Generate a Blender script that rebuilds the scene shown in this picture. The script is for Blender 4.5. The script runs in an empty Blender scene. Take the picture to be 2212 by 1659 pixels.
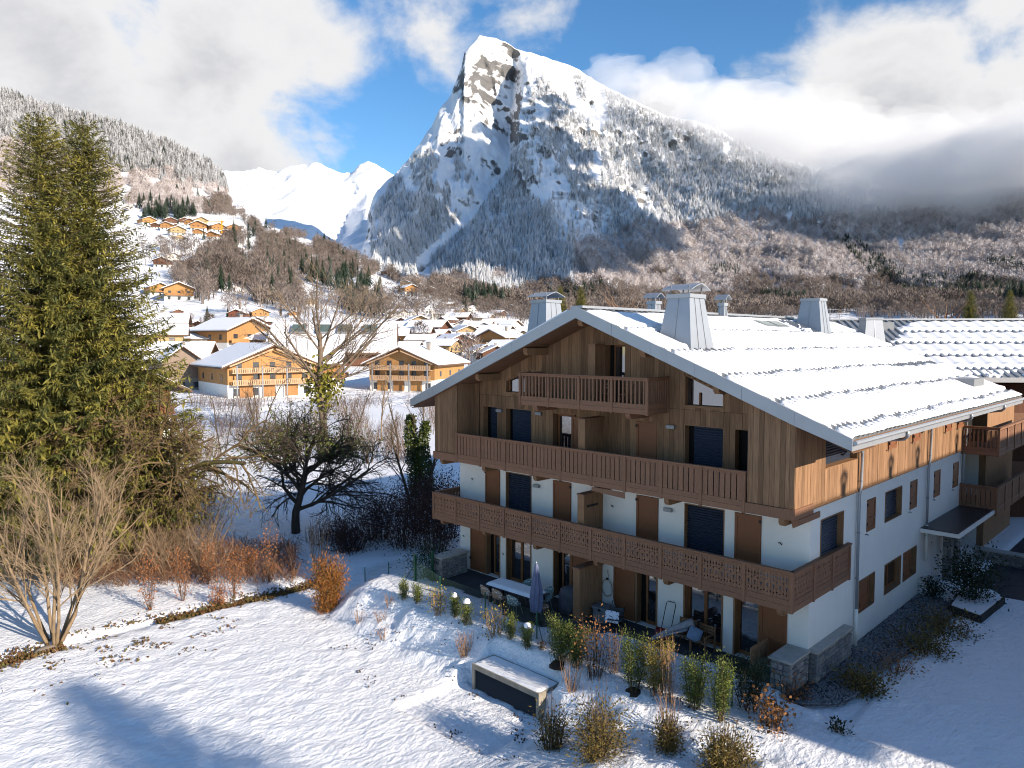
import bpy, bmesh, math, random
import numpy as np
from mathutils import Vector, Matrix, noise as mnoise
from mathutils.bvhtree import BVHTree
from mathutils.geometry import tessellate_polygon

R = math.radians
scene = bpy.context.scene
COL = scene.collection
random.seed(7)
rng = np.random.default_rng(11)

# ------------------------------------------------------------------ camera
CAM = np.array([9.18, -22.36, 10.5]); YAW = R(44.66); PITCH = R(-3.34)
cam_data = bpy.data.cameras.new('camera'); cam = bpy.data.objects.new('camera', cam_data); COL.objects.link(cam)
cam.location = CAM; cam.rotation_euler = (R(90) + PITCH, 0, YAW)
cam_data.sensor_width = 36; cam_data.lens = 25.875; cam_data.clip_start = 0.3; cam_data.clip_end = 60000
scene.camera = cam
_f = np.array([-math.sin(YAW) * math.cos(PITCH), math.cos(YAW) * math.cos(PITCH), math.sin(PITCH)])
_r = np.array([math.cos(YAW), math.sin(YAW), 0.0]); _u = np.cross(_r, _f)
FPX = 2760 * 2212 / 3840.0
def ray(px, py):            # photograph pixel (2212 x 1659) -> direction
    return _f + _r * (px - 1106) / FPX - _u * (py - 829.5) / FPX
def at_dist(px, py, D):     # point in that direction at horizontal distance D
    d = ray(px, py); return CAM + d * (D / math.hypot(d[0], d[1]))
def on_z(px, py, z):
    d = ray(px, py); return CAM + d * ((z - CAM[2]) / d[2])

# ------------------------------------------------------------------ light
SUN = Vector((1.0, 0.10, 0.375)).normalized()
sun_el = math.asin(SUN.z); sun_az = math.atan2(SUN.x, SUN.y)
sd = bpy.data.lights.new('sun', 'SUN'); sd.energy = 5.0; sd.angle = R(0.55); sd.color = (1.0, 0.865, 0.71)
so = bpy.data.objects.new('sun', sd); COL.objects.link(so); so.location = (60, 0, 60)
so.rotation_euler = SUN.to_track_quat('Z', 'Y').to_euler()

world = bpy.data.worlds.new('World'); scene.world = world; world.use_nodes = True
wn, wl = world.node_tree.nodes, world.node_tree.links; wn.clear()
def W(t, **k):
    n = wn.new(t)
    for a, b in k.items(): setattr(n, a, b)
    return n
def wmath(op, a, b=None, c=None):
    n = W('ShaderNodeMath', operation=op)
    for i, v in enumerate((a, b, c)):
        if v is None: continue
        if isinstance(v, (int, float)): n.inputs[i].default_value = v
        else: wl.new(v, n.inputs[i])
    return n.outputs[0]
sky = W('ShaderNodeTexSky', sky_type='NISHITA'); sky.sun_disc = False
sky.sun_elevation = sun_el; sky.sun_rotation = sun_az; sky.altitude = 700; sky.air_density = 1.0; sky.dust_density = 0.3; sky.ozone_density = 2.5
tc = W('ShaderNodeTexCoord'); DIR = tc.outputs['Generated']
def fbm(scale, detail, rough, dist=0.0, off=(0, 0, 0), stretch=(1, 1, 1)):
    m = W('ShaderNodeMapping'); m.inputs['Location'].default_value = off; m.inputs['Scale'].default_value = stretch
    wl.new(DIR, m.inputs['Vector'])
    n = W('ShaderNodeTexNoise'); n.inputs['Scale'].default_value = scale; n.inputs['Detail'].default_value = detail
    n.inputs['Roughness'].default_value = rough; n.inputs['Distortion'].default_value = dist
    wl.new(m.outputs[0], n.inputs['Vector']); return n.outputs['Fac']
def cloud_blob(px, py, rad_px, amp=1.0):      # a bank of cloud in the sky round one direction
    d = ray(px, py); d = d / np.linalg.norm(d)
    n = W('ShaderNodeVectorMath', operation='DISTANCE'); wl.new(DIR, n.inputs[0]); n.inputs[1].default_value = d
    mr = W('ShaderNodeMapRange'); mr.interpolation_type = 'SMOOTHSTEP'
    wl.new(n.outputs['Value'], mr.inputs['Value'])
    mr.inputs['From Min'].default_value = 0.0; mr.inputs['From Max'].default_value = rad_px / FPX
    mr.inputs['To Min'].default_value = amp; mr.inputs['To Max'].default_value = 0.0
    return mr.outputs[0]
#CLOUDS
BLOBS = [(1950, 330, 440, 1.25), (2350, 280, 520, 1.2), (1600, 320, 280, 1.05), (2190, 60, 240, .8), (1430, 250, 190, .8),
         (40, 130, 560, 1.2), (420, 180, 400, 1.1), (650, 130, 300, .9), (520, 330, 330, 1.1), (700, 290, 160, .75),
         (900, 30, 300, .68), (1120, -20, 240, .62), (-450, 100, 700, 1.0), (300, -250, 420, .8), (2700, 100, 600, 1.1)]
acc = None
for b in BLOBS:
    o = cloud_blob(*b)
    acc = o if acc is None else wmath('MAXIMUM', acc, o)
gen = wmath('MULTIPLY', fbm(1.6, 3, .5, 0, (3.1, 7.7, 1.2)), 0.62)         # clouds elsewhere round the sky
fwd = W('ShaderNodeVectorMath', operation='DOT_PRODUCT'); wl.new(DIR, fwd.inputs[0]); fwd.inputs[1].default_value = (_f[0], _f[1], 0)
away = W('ShaderNodeMapRange'); wl.new(fwd.outputs['Value'], away.inputs['Value'])
away.inputs['From Min'].default_value = .72; away.inputs['From Max'].default_value = .45; away.inputs['To Min'].default_value = 0; away.inputs['To Max'].default_value = 1
acc = wmath('MAXIMUM', acc, wmath('MULTIPLY', gen, away.outputs[0]))
billow = fbm(7.0, 7, .56, .3, (0, 0, 0), (1, 1, 1.5))
billow2 = fbm(22.0, 6, .6, .2, (5, 3, 1), (1, 1, 1.3))
cov = wmath('ADD', acc, wmath('MULTIPLY', wmath('SUBTRACT', billow, .5), 1.45))
cov = wmath('ADD', cov, wmath('MULTIPLY', wmath('SUBTRACT', billow2, .5), .34))
dens = W('ShaderNodeMapRange'); dens.interpolation_type = 'SMOOTHSTEP'; wl.new(cov, dens.inputs['Value'])
dens.inputs['From Min'].default_value = .34; dens.inputs['From Max'].default_value = .80
# thick middles are grey, thin sunlit rims white
thick = W('ShaderNodeMapRange'); thick.interpolation_type = 'SMOOTHSTEP'; wl.new(wmath('ADD', cov, wmath('MULTIPLY', wmath('SUBTRACT', fbm(4.0, 5, .55, .2, (9, 2, 4), (1, 1, 1.6)), .5), .9)), thick.inputs['Value'])
thick.inputs['From Min'].default_value = .75; thick.inputs['From Max'].default_value = 1.55
ccol = W('ShaderNodeMix', data_type='RGBA'); wl.new(thick.outputs[0], ccol.inputs['Factor'])
ccol.inputs['A'].default_value = (.96, .96, .97, 1); ccol.inputs['B'].default_value = (.60, .61, .655, 1)
bg1 = W('ShaderNodeBackground'); bg2 = W('ShaderNodeBackground'); mixs = W('ShaderNodeMixShader'); wo = W('ShaderNodeOutputWorld')
hs = W('ShaderNodeHueSaturation'); wl.new(sky.outputs[0], hs.inputs['Color']); hs.inputs['Saturation'].default_value = 1.22; hs.inputs['Value'].default_value = .92
wl.new(hs.outputs[0], bg1.inputs['Color']); bg1.inputs['Strength'].default_value = 0.128
wl.new(ccol.outputs['Result'], bg2.inputs['Color']); bg2.inputs['Strength'].default_value = 0.56
wl.new(dens.outputs[0], mixs.inputs['Fac']); wl.new(bg1.outputs[0], mixs.inputs[1]); wl.new(bg2.outputs[0], mixs.inputs[2])
wl.new(mixs.outputs[0], wo.inputs['Surface'])

vs = scene.view_settings
vs.view_transform = 'Standard'; vs.look = 'None'; vs.gamma = 1.0; vs.use_curve_mapping = False; vs.exposure = 0.70
cy = scene.cycles
world.cycles.sampling_method = 'MANUAL'; world.cycles.sample_map_resolution = 256
cy.use_denoising = True; cy.max_bounces = 5; cy.diffuse_bounces = 3; cy.glossy_bounces = 2; cy.transmission_bounces = 3; cy.transparent_max_bounces = 6
cy.filter_width = 1.05; cy.caustics_reflective = False; cy.caustics_refractive = False
cy.use_adaptive_sampling = True; cy.adaptive_threshold = 0.015; cy.sample_clamp_indirect = 4.0

# ------------------------------------------------------------------ materials
MATS = {}
def mat(name, col, rough=.7, metal=0.0, vary=0.0, noise=0.0, nscale=4.0, stretch=(1, 1, 1), bump=0.0, bscale=20.0, bstretch=None,
        spec=.3, col2=None, rand2=None, detail=4.0, coords='Object', bdist=.02):
    if name in MATS: return MATS[name]
    m = bpy.data.materials.new(name); m.use_nodes = True
    nt = m.node_tree; N, L = nt.nodes, nt.links; N.clear()
    out = N.new('ShaderNodeOutputMaterial'); p = N.new('ShaderNodeBsdfPrincipled'); L.new(p.outputs[0], out.inputs['Surface'])
    p.inputs['Roughness'].default_value = rough; p.inputs['Metallic'].default_value = metal
    p.inputs['Specular IOR Level'].default_value = spec
    p.inputs['Base Color'].default_value = (*col, 1)
    tcn = N.new('ShaderNodeTexCoord')
    def nz(scale, st, det=detail, rgh=.55):
        mp = N.new('ShaderNodeMapping'); mp.inputs['Scale'].default_value = st; L.new(tcn.outputs[coords], mp.inputs['Vector'])
        t = N.new('ShaderNodeTexNoise'); t.inputs['Scale'].default_value = scale; t.inputs['Detail'].default_value = det
        t.inputs['Roughness'].default_value = rgh; L.new(mp.outputs[0], t.inputs['Vector']); return t.outputs['Fac']
    cur = None
    if col2 is not None:
        mx = N.new('ShaderNodeMix'); mx.data_type = 'RGBA'; mx.inputs['A'].default_value = (*col, 1); mx.inputs['B'].default_value = (*col2, 1)
        if rand2:
            oi = N.new('ShaderNodeObjectInfo'); L.new(oi.outputs['Random'], mx.inputs['Factor'])
        else:
            mr = N.new('ShaderNodeMapRange'); mr.inputs['From Min'].default_value = .36; mr.inputs['From Max'].default_value = .64
            L.new(nz(nscale, stretch), mr.inputs['Value']); L.new(mr.outputs[0], mx.inputs['Factor'])
        cur = mx.outputs['Result']
    if vary or noise:
        hsv = N.new('ShaderNodeHueSaturation')
        if cur is None: hsv.inputs['Color'].default_value = (*col, 1)
        else: L.new(cur, hsv.inputs['Color'])
        val = None
        if vary:
            oi = N.new('ShaderNodeObjectInfo'); mr = N.new('ShaderNodeMapRange'); L.new(oi.outputs['Random'], mr.inputs['Value'])
            mr.inputs['To Min'].default_value = 1 - vary; mr.inputs['To Max'].default_value = 1 + vary; val = mr.outputs[0]
        if noise:
            mr = N.new('ShaderNodeMapRange'); L.new(nz(nscale, stretch), mr.inputs['Value'])
            mr.inputs['From Min'].default_value = .3; mr.inputs['From Max'].default_value = .7
            mr.inputs['To Min'].default_value = 1 - noise; mr.inputs['To Max'].default_value = 1 + noise
            if val is None: val = mr.outputs[0]
            else:
                mm = N.new('ShaderNodeMath'); mm.operation = 'MULTIPLY'; L.new(val, mm.inputs[0]); L.new(mr.outputs[0], mm.inputs[1]); val = mm.outputs[0]
        L.new(val, hsv.inputs['Value']); cur = hsv.outputs[0]
    if cur is not None: L.new(cur, p.inputs['Base Color'])
    if bump:
        b = N.new('ShaderNodeBump'); b.inputs['Strength'].default_value = bump; b.inputs['Distance'].default_value = bdist
        L.new(nz(bscale, bstretch or stretch, 5, .6), b.inputs['Height']); L.new(b.outputs[0], p.inputs['Normal'])
    MATS[name] = m; return m

SNOW = mat('snow', (.84, .86, .89), .55, bump=.9, bscale=4.6, bdist=.11, bstretch=(1.25, .8, 1), noise=.02, nscale=1.5)
SNOWR = mat('roof_snow_mat', (.86, .87, .89), .5, bump=.35, bscale=9, bdist=.03)
SNOWF = mat('far_snow', (.84, .86, .90), .6)
PLASTER = mat('white_plaster', (.80, .775, .72), .85, bump=.15, bscale=60, noise=.03, nscale=1.2)
PLANK = mat('larch_plank', (.165, .090, .046), .75, col2=(.285, .162, .086), rand2=True, noise=.30, nscale=3.0, stretch=(9, 9, .55), bump=.3, bscale=6, bstretch=(14, 14, .5), detail=6, coords='Object')
BALC = mat('balcony_wood', (.225, .114, .066), .7, vary=.09, noise=.14, nscale=5, stretch=(6, 6, 1), bump=.15, bscale=20, bstretch=(8, 8, 1))
DOORW = mat('shutter_wood', (.20, .075, .028), .55, vary=.06, noise=.12, nscale=4, stretch=(10, 10, 1), spec=.4)
FRAMEW = mat('window_frame_wood', (.20, .082, .030), .55, noise=.1, nscale=5)
SOFFIT = mat('soffit_board', (.16, .085, .045), .75, noise=.15, nscale=3, stretch=(6, .6, 6))
REVEAL = mat('reveal_board', (.24, .13, .065), .7, noise=.2, nscale=4, stretch=(8, 8, .8))
ZINC = mat('zinc_sheet', (.36, .38, .41), .42, metal=.45, noise=.05, nscale=1.0, spec=.5)
ZINCD = mat('zinc_dark', (.25, .265, .28), .45, metal=.35, noise=.06, nscale=2)
ROLL = mat('roller_slat_blue', (.028, .040, .066), .38, spec=.5, vary=.08)
GLASS = mat('window_glass', (.012, .014, .018), .04, spec=.9)
[n for n in GLASS.node_tree.nodes if n.type == 'BSDF_PRINCIPLED'][0].inputs['IOR'].default_value = 2.3
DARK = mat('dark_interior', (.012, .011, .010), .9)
PATIO = mat('patio_slab', (.055, .056, .062), .8, noise=.25, nscale=1.6, bump=.2, bscale=30)
STONE = mat('wall_stone', (.30, .28, .25), .85, col2=(.155, .15, .155), rand2=True, noise=.22, nscale=8, bump=.6, bscale=22)
MORTAR = mat('mortar', (.24, .225, .21), .95, bump=.3, bscale=40)
CAP = mat('cap_slab', (.40, .37, .33), .8, noise=.14, nscale=5, bump=.3, bscale=18)
CONC = mat('concrete', (.29, .255, .20), .85, noise=.2, nscale=3, bump=.3, bscale=25)
GREEN = mat('green_steel', (.010, .085, .045), .4, spec=.5)
BLACK = mat('black_iron', (.012, .012, .013), .5)
BARK = mat('bark', (.085, .062, .042), .9, noise=.3, nscale=8, bump=.5, bscale=14, stretch=(1, 1, .3))
BARKL = mat('pale_bark', (.23, .165, .10), .85, noise=.3, nscale=7, stretch=(1, 1, .4))
BARKM = mat('mossy_bark', (.085, .060, .034), .9, col2=(.080, .082, .020), nscale=3.0)
BARKD = mat('dark_bark', (.050, .038, .029), .9, noise=.3, nscale=6)
NEEDLE = mat('spruce_needle', (.054, .068, .016), .75, noise=.45, nscale=.9, col2=(.165, .142, .024), detail=6)
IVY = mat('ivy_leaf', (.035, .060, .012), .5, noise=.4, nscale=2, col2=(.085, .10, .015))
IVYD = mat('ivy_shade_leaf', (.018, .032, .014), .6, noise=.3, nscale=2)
MISTLE = mat('mistletoe_leaf', (.135, .125, .012), .6, noise=.3, nscale=3)
YEW = mat('yew_leaf', (.060, .092, .018), .55, noise=.4, nscale=5, col2=(.135, .155, .026))
YELLEAF = mat('yellow_leaf', (.30, .22, .035), .6, noise=.4, nscale=7, col2=(.13, .12, .03))
COPPER = mat('copper_leaf', (.235, .078, .026), .7, noise=.35, nscale=6, col2=(.33, .14, .05))
THUJA = mat('bronze_conifer_leaf', (.17, .095, .018), .7, noise=.4, nscale=6, col2=(.26, .085, .018))
GLOBE = mat('globe_conifer_leaf', (.185, .120, .026), .7, noise=.4, nscale=7, col2=(.075, .062, .016))
DRIED = mat('dried_leaf', (.30, .14, .045), .8, noise=.35, nscale=8, col2=(.16, .07, .03))
STEM = mat('dry_stem', (.25, .15, .085), .85)
DSTEM = mat('dark_stem', (.075, .048, .032), .85)
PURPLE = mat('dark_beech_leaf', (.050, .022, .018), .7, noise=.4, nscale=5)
SOIL = mat('soil', (.045, .030, .020), .95, noise=.4, nscale=4, bump=.5, bscale=12)

# ------------------------------------------------------------------ mesh helpers
class MB:
    def __init__(s): s.v = []; s.f = []
    def box(s, x0, x1, y0, y1, z0, z1):
        b = len(s.v); s.v += [(x0, y0, z0), (x1, y0, z0), (x1, y1, z0), (x0, y1, z0), (x0, y0, z1), (x1, y0, z1), (x1, y1, z1), (x0, y1, z1)]
        s.f += [(b, b + 3, b + 2, b + 1), (b + 4, b + 5, b + 6, b + 7), (b, b + 1, b + 5, b + 4), (b + 1, b + 2, b + 6, b + 5), (b + 2, b + 3, b + 7, b + 6), (b + 3, b, b + 4, b + 7)]
        return s
    def prism(s, poly, axis, a0, a1):      # 2-D polygon extruded along axis ('x': (y,z), 'y': (x,z), 'z': (x,y))
        b = len(s.v); n = len(poly)
        for a in (a0, a1):
            for (p, q) in poly:
                s.v.append({'x': (a, p, q), 'y': (p, a, q), 'z': (p, q, a)}[axis])
        s.f.append(tuple(range(b, b + n))); s.f.append(tuple(range(b + 2 * n - 1, b + n - 1, -1)))
        for i in range(n):
            j = (i + 1) % n; s.f.append((b + i, b + n + i, b + n + j, b + j))
        return s
    def tube(s, pts, rads, n=6, cap=True):
        b = len(s.v); pts = [Vector(p) for p in pts]; up = Vector((0.13, .31, .94))
        for i, p in enumerate(pts):
            d = (pts[min(i + 1, len(pts) - 1)] - pts[max(i - 1, 0)])
            if d.length < 1e-9: d = Vector((0, 0, 1))
            d.normalize(); a = d.cross(up)
            if a.length < .05: a = d.cross(Vector((1, 0, 0)))
            a.normalize(); c = d.cross(a); r = rads[i] if hasattr(rads, '__len__') else rads
            for k in range(n):
                t = 2 * math.pi * k / n; s.v.append(tuple(p + a * (math.cos(t) * r) + c * (math.sin(t) * r)))
        for i in range(len(pts) - 1):
            for k in range(n):
                k2 = (k + 1) % n; s.f.append((b + i * n + k, b + i * n + k2, b + (i + 1) * n + k2, b + (i + 1) * n + k))
        if cap and n > 2:
            s.f.append(tuple(range(b + n - 1, b - 1, -1))); e = b + (len(pts) - 1) * n; s.f.append(tuple(range(e, e + n)))
        return s
    def lathe(s, prof, n=16, cx=0, cy=0):
        b = len(s.v)
        for (r, z) in prof:
            for k in range(n):
                t = 2 * math.pi * k / n; s.v.append((cx + r * math.cos(t), cy + r * math.sin(t), z))
        for i in range(len(prof) - 1):
            for k in range(n):
                k2 = (k + 1) % n; s.f.append((b + i * n + k, b + i * n + k2, b + (i + 1) * n + k2, b + (i + 1) * n + k))
        s.f.append(tuple(range(b + n - 1, b - 1, -1))); e = b + (len(prof) - 1) * n; s.f.append(tuple(range(e, e + n)))
        return s
    def quad(s, a, b_, c, d):
        b = len(s.v); s.v += [tuple(a), tuple(b_), tuple(c), tuple(d)]; s.f.append((b, b + 1, b + 2, b + 3)); return s
    def mesh(s, name, m=None, smooth=False):
        me = bpy.data.meshes.new(name); me.from_pydata([tuple(map(float, v)) for v in s.v], [], s.f)
        if m: me.materials.append(m)
        if smooth: me.polygons.foreach_set('use_smooth', [True] * len(me.polygons))
        return me
    def build(s, name, m, parent=None, smooth=False):
        return link(name, s.mesh(name, m, smooth), parent)
def link(name, data, parent=None, loc=None, rz=None):
    o = bpy.data.objects.new(name, data); COL.objects.link(o)
    if parent is not None: o.parent = parent
    if loc is not None: o.location = loc
    if rz is not None: o.rotation_euler = (0, 0, rz)
    return o
def B(name, x0, x1, y0, y1, z0, z1, m, parent=None):
    return MB().box(x0, x1, y0, y1, z0, z1).build(name, m, parent)
def np_mesh(name, V, F, m, parent=None, smooth=False):
    V = np.asarray(V, np.float32); F = np.asarray(F, np.int32)
    me = bpy.data.meshes.new(name); me.vertices.add(len(V)); me.vertices.foreach_set('co', V.ravel())
    k = F.shape[1]; me.loops.add(F.size); me.loops.foreach_set('vertex_index', F.ravel())
    me.polygons.add(len(F)); me.polygons.foreach_set('loop_start', np.arange(0, F.size, k, dtype=np.int32))
    if smooth: me.polygons.foreach_set('use_smooth', np.ones(len(F), bool))
    if m: me.materials.append(m)
    me.update(calc_edges=True); me.validate()
    return link(name, me, parent)
def tag(o, label=None, cat=None, group=None, kind=None):
    if label: o['label'] = label
    if cat: o['category'] = cat
    if group: o['group'] = group
    if kind: o['kind'] = kind
    return o
def thing(name, label, cat, loc=(0, 0, 0), rz=0.0, group=None, scale=1.0):
    o = bpy.data.objects.new(name, None); COL.objects.link(o); o.location = loc; o.rotation_euler = (0, 0, rz); o.scale = (scale,) * 3
    o.empty_display_size = .3
    return tag(o, label, cat, group)
def copy_tree(o, parent=None):
    c = o.copy(); COL.objects.link(c)
    if parent is not None: c.parent = parent
    for ch in o.children: copy_tree(ch, c)
    return c
def grid_faces(nu, nv):
    i = np.arange(nu - 1)[:, None] * nv + np.arange(nv - 1)[None]
    return np.stack([i, i + nv, i + nv + 1, i + 1], -1).reshape(-1, 4)
# cheap value noise on arrays
_P = rng.random((256, 256))
def vnoise(x, y):
    xi = np.floor(x).astype(int); yi = np.floor(y).astype(int); fx = x - xi; fy = y - yi
    fx = fx * fx * (3 - 2 * fx); fy = fy * fy * (3 - 2 * fy)
    g = lambda a, b: _P[a & 255, b & 255]
    return (g(xi, yi) * (1 - fx) + g(xi + 1, yi) * fx) * (1 - fy) + (g(xi, yi + 1) * (1 - fx) + g(xi + 1, yi + 1) * fx) * fy
def vfbm(x, y, o=4, ridged=False, gain=.5):
    s = 0; a = 1.0; t = 0
    for k in range(o):
        n = vnoise(x + 17.3 * k, y + 9.1 * k)
        if ridged: n = 1 - np.abs(2 * n - 1)
        s = s + a * n; t += a; a *= gain; x = x * 2.03; y = y * 2.03
    return s / t
def sstep(a, b, x):
    t = np.clip((x - a) / (b - a), 0, 1); return t * t * (3 - 2 * t)
# ------------------------------------------------------------------ terrain
def patio_edge(x): return np.interp(x, [-17, -14, -12, -9.8, -8.2, -6.3, -4, -1.4, -.4], [-2.25, -2.2, -2.25, -3.0, -2.7, -1.35, -1.25, -1.05, -1.3])
def gz(x, y, fine=True):
    x = np.asarray(x, float); y = np.asarray(y, float)
    low = -1.3 + 1.0 * sstep(-6.5, -1.0, x) + .12 * sstep(0, 3, x)
    dy = np.maximum(-3.95 - y, 0); dx = np.maximum(-17.3 - x, 0); d = np.hypot(dx, dy)
    k = sstep(.1, 2.5, d); z = .04 * (1 - k) + low * k
    z = np.where((x > 1.2) & (y > -2.5), -.10, z)
    inpat = (x > -16.4) & (x < -.2) & (y > patio_edge(x) + (vnoise(x * 2.3, y * 0 + 3) - .5) * .35) & (y < .3)
    z = np.where(inpat, -.2, z)
    ditch = np.exp(-((x + 22.9 + .25 * np.sin(y * .35)) / .45) ** 2) * (y < 2)
    z = z - .22 * ditch
    z = np.where((x > -.1) & (x < 1.8) & (y > -1.9) & (y < 11.3), -.22, z)
    z = np.where((x > -9.7) & (x < -5.6) & (y < -5.42) & (y > -8.5), np.minimum(z, -1.45), z)
    z = np.where((x > -9.35) & (x < -5.93) & (y <= -4.55) & (y > -5.42), np.minimum(z, -.78), z)
    if fine:
        lawn = sstep(.5, 1, k) * sstep(-23.5, -22, x) * (y < -2)
        rip = vfbm(x * 1.9 + y * .9, y * 2.1 - x * 1.6, 3) - .5
        rip2 = vfbm(x * 5.2, y * 5.0, 2) - .5
        z = z + lawn * (rip * .11 + rip2 * .06) * (.25 + 1.5 * vfbm(x * .22, y * .22, 2))
        bank = sstep(.02, .25, k) * (1 - sstep(.8, 1, k))
        z = z + (bank + .5 * sstep(-5, -2, x) * (k > .6) * (x < 2)) * (((vfbm(x * 1.6, y * 1.9, 4) - .5) * .55 * np.where((x > -9.7) & (x < -5.6) & (y < -5.5), .3, 1)) + (vfbm(x * 4.5, y * 4.5, 2) - .5) * .10)
        shade = ((x > 1.85) & (y > -9)).astype(float)
        z = z + shade * (vfbm(x * 2.2 + y * .6, y * 1.6, 3) - .5) * .07
        fld = 1 - sstep(-24.5, -22.5, x)
        z = z + fld * ((vfbm(x * .8, y * .8, 3) - .5) * .16 + (vfbm(x * .06, y * .06, 2) - .5) * .8 * sstep(-26, -45, x))
    return z
xs = np.concatenate([-np.geomspace(900, 140, 22), np.arange(-132, -30, 1.5), np.arange(-30, 8, .155), np.geomspace(8, 500, 24)])
ys = np.concatenate([-np.geomspace(500, 27, 22), np.arange(-25, 1.6, .155), np.arange(2, 130, 1.6), np.geomspace(135, 900, 18)])
GX, GY = np.meshgrid(xs, ys, indexing='ij'); GZ = gz(GX, GY)
ground = np_mesh('ground', np.stack([GX, GY, GZ], -1).reshape(-1, 3), grid_faces(len(xs), len(ys)), SNOW, smooth=True); tag(ground, kind='structure')

def layered(layers, cols, sub, wob=0.0):
    """rows between polylines of (px, py, distance) -> world grid"""
    L = []
    for lay in layers:
        a = np.array(lay, float); L.append(np.stack([np.interp(cols, a[:, 0], a[:, 1]), np.interp(cols, a[:, 0], a[:, 2])], -1))
    rows = []
    for i in range(len(L) - 1):
        for t in np.arange(sub) / sub: rows.append(L[i] * (1 - t) + L[i + 1] * t)
    rows.append(L[-1]); return np.array(rows)            # (rows, cols, [py, D])
def to_world(cols, G):
    d = _f[None, None] + _r[None, None] * ((cols - 1106) / FPX)[None, :, None] - _u[None, None] * ((G[..., 0] - 829.5) / FPX)[..., None]
    h = np.hypot(d[..., 0], d[..., 1]); return CAM + d * (G[..., 1] / h)[..., None]
def snowrock(name, rock, lo, hi, rock2=None, nsc=.006, cliff=False):
    m = bpy.data.materials.new(name); m.use_nodes = True; N, L = m.node_tree.nodes, m.node_tree.links
    p = N['Principled BSDF']; p.inputs['Roughness'].default_value = .7; p.inputs['Specular IOR Level'].default_value = .15
    g = N.new('ShaderNodeNewGeometry'); sx = N.new('ShaderNodeSeparateXYZ'); L.new(g.outputs['Normal'], sx.inputs[0])
    tcn = N.new('ShaderNodeTexCoord'); t = N.new('ShaderNodeTexNoise'); t.inputs['Scale'].default_value = nsc; t.inputs['Detail'].default_value = 8; t.inputs['Roughness'].default_value = .68
    L.new(tcn.outputs['Object'], t.inputs['Vector'])
    mp = N.new('ShaderNodeMapping'); mp.inputs['Scale'].default_value = (1, 1, 5); L.new(tcn.outputs['Object'], mp.inputs[0])
    t2 = N.new('ShaderNodeTexNoise'); t2.inputs['Scale'].default_value = nsc * 1.3; t2.inputs['Detail'].default_value = 7; L.new(mp.outputs[0], t2.inputs['Vector'])
    ad = N.new('ShaderNodeMath'); ad.operation = 'MULTIPLY_ADD'; L.new(t.outputs['Fac'], ad.inputs[0]); ad.inputs[1].default_value = .55; L.new(sx.outputs['Z'], ad.inputs[2])
    ad2 = N.new('ShaderNodeMath'); ad2.operation = 'MULTIPLY_ADD'; L.new(t2.outputs['Fac'], ad2.inputs[0]); ad2.inputs[1].default_value = .55; L.new(ad.outputs[0], ad2.inputs[2])
    mr = N.new('ShaderNodeMapRange'); L.new(ad2.outputs[0], mr.inputs['Value']); mr.inputs['From Min'].default_value = lo + .55; mr.inputs['From Max'].default_value = hi + .55
    fac = mr.outputs[0]
    if cliff:
        at = N.new('ShaderNodeAttribute'); at.attribute_name = 'cliff'; mu = N.new('ShaderNodeMath'); mu.operation = 'MULTIPLY_ADD'; L.new(at.outputs['Fac'], mu.inputs[0]); mu.inputs[1].default_value = -.34; L.new(ad2.outputs[0], mu.inputs[2]); L.new(mu.outputs[0], mr.inputs['Value'])
    rk = N.new('ShaderNodeMix'); rk.data_type = 'RGBA'; rk.inputs['A'].default_value = (*rock, 1); rk.inputs['B'].default_value = (*(rock2 or rock), 1); L.new(t2.outputs['Fac'], rk.inputs['Factor'])
    mx = N.new('ShaderNodeMix'); mx.data_type = 'RGBA'; L.new(mr.outputs[0], mx.inputs['Factor']); L.new(rk.outputs['Result'], mx.inputs['A']); mx.inputs['B'].default_value = (.85, .87, .90, 1)
    L.new(mx.outputs['Result'], p.inputs['Base Color'])
    b = N.new('ShaderNodeBump'); b.inputs['Distance'].default_value = 12; b.inputs['Strength'].default_value = .8; L.new(t.outputs['Fac'], b.inputs['Height']); L.new(b.outputs[0], p.inputs['Normal'])
    return m

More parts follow.
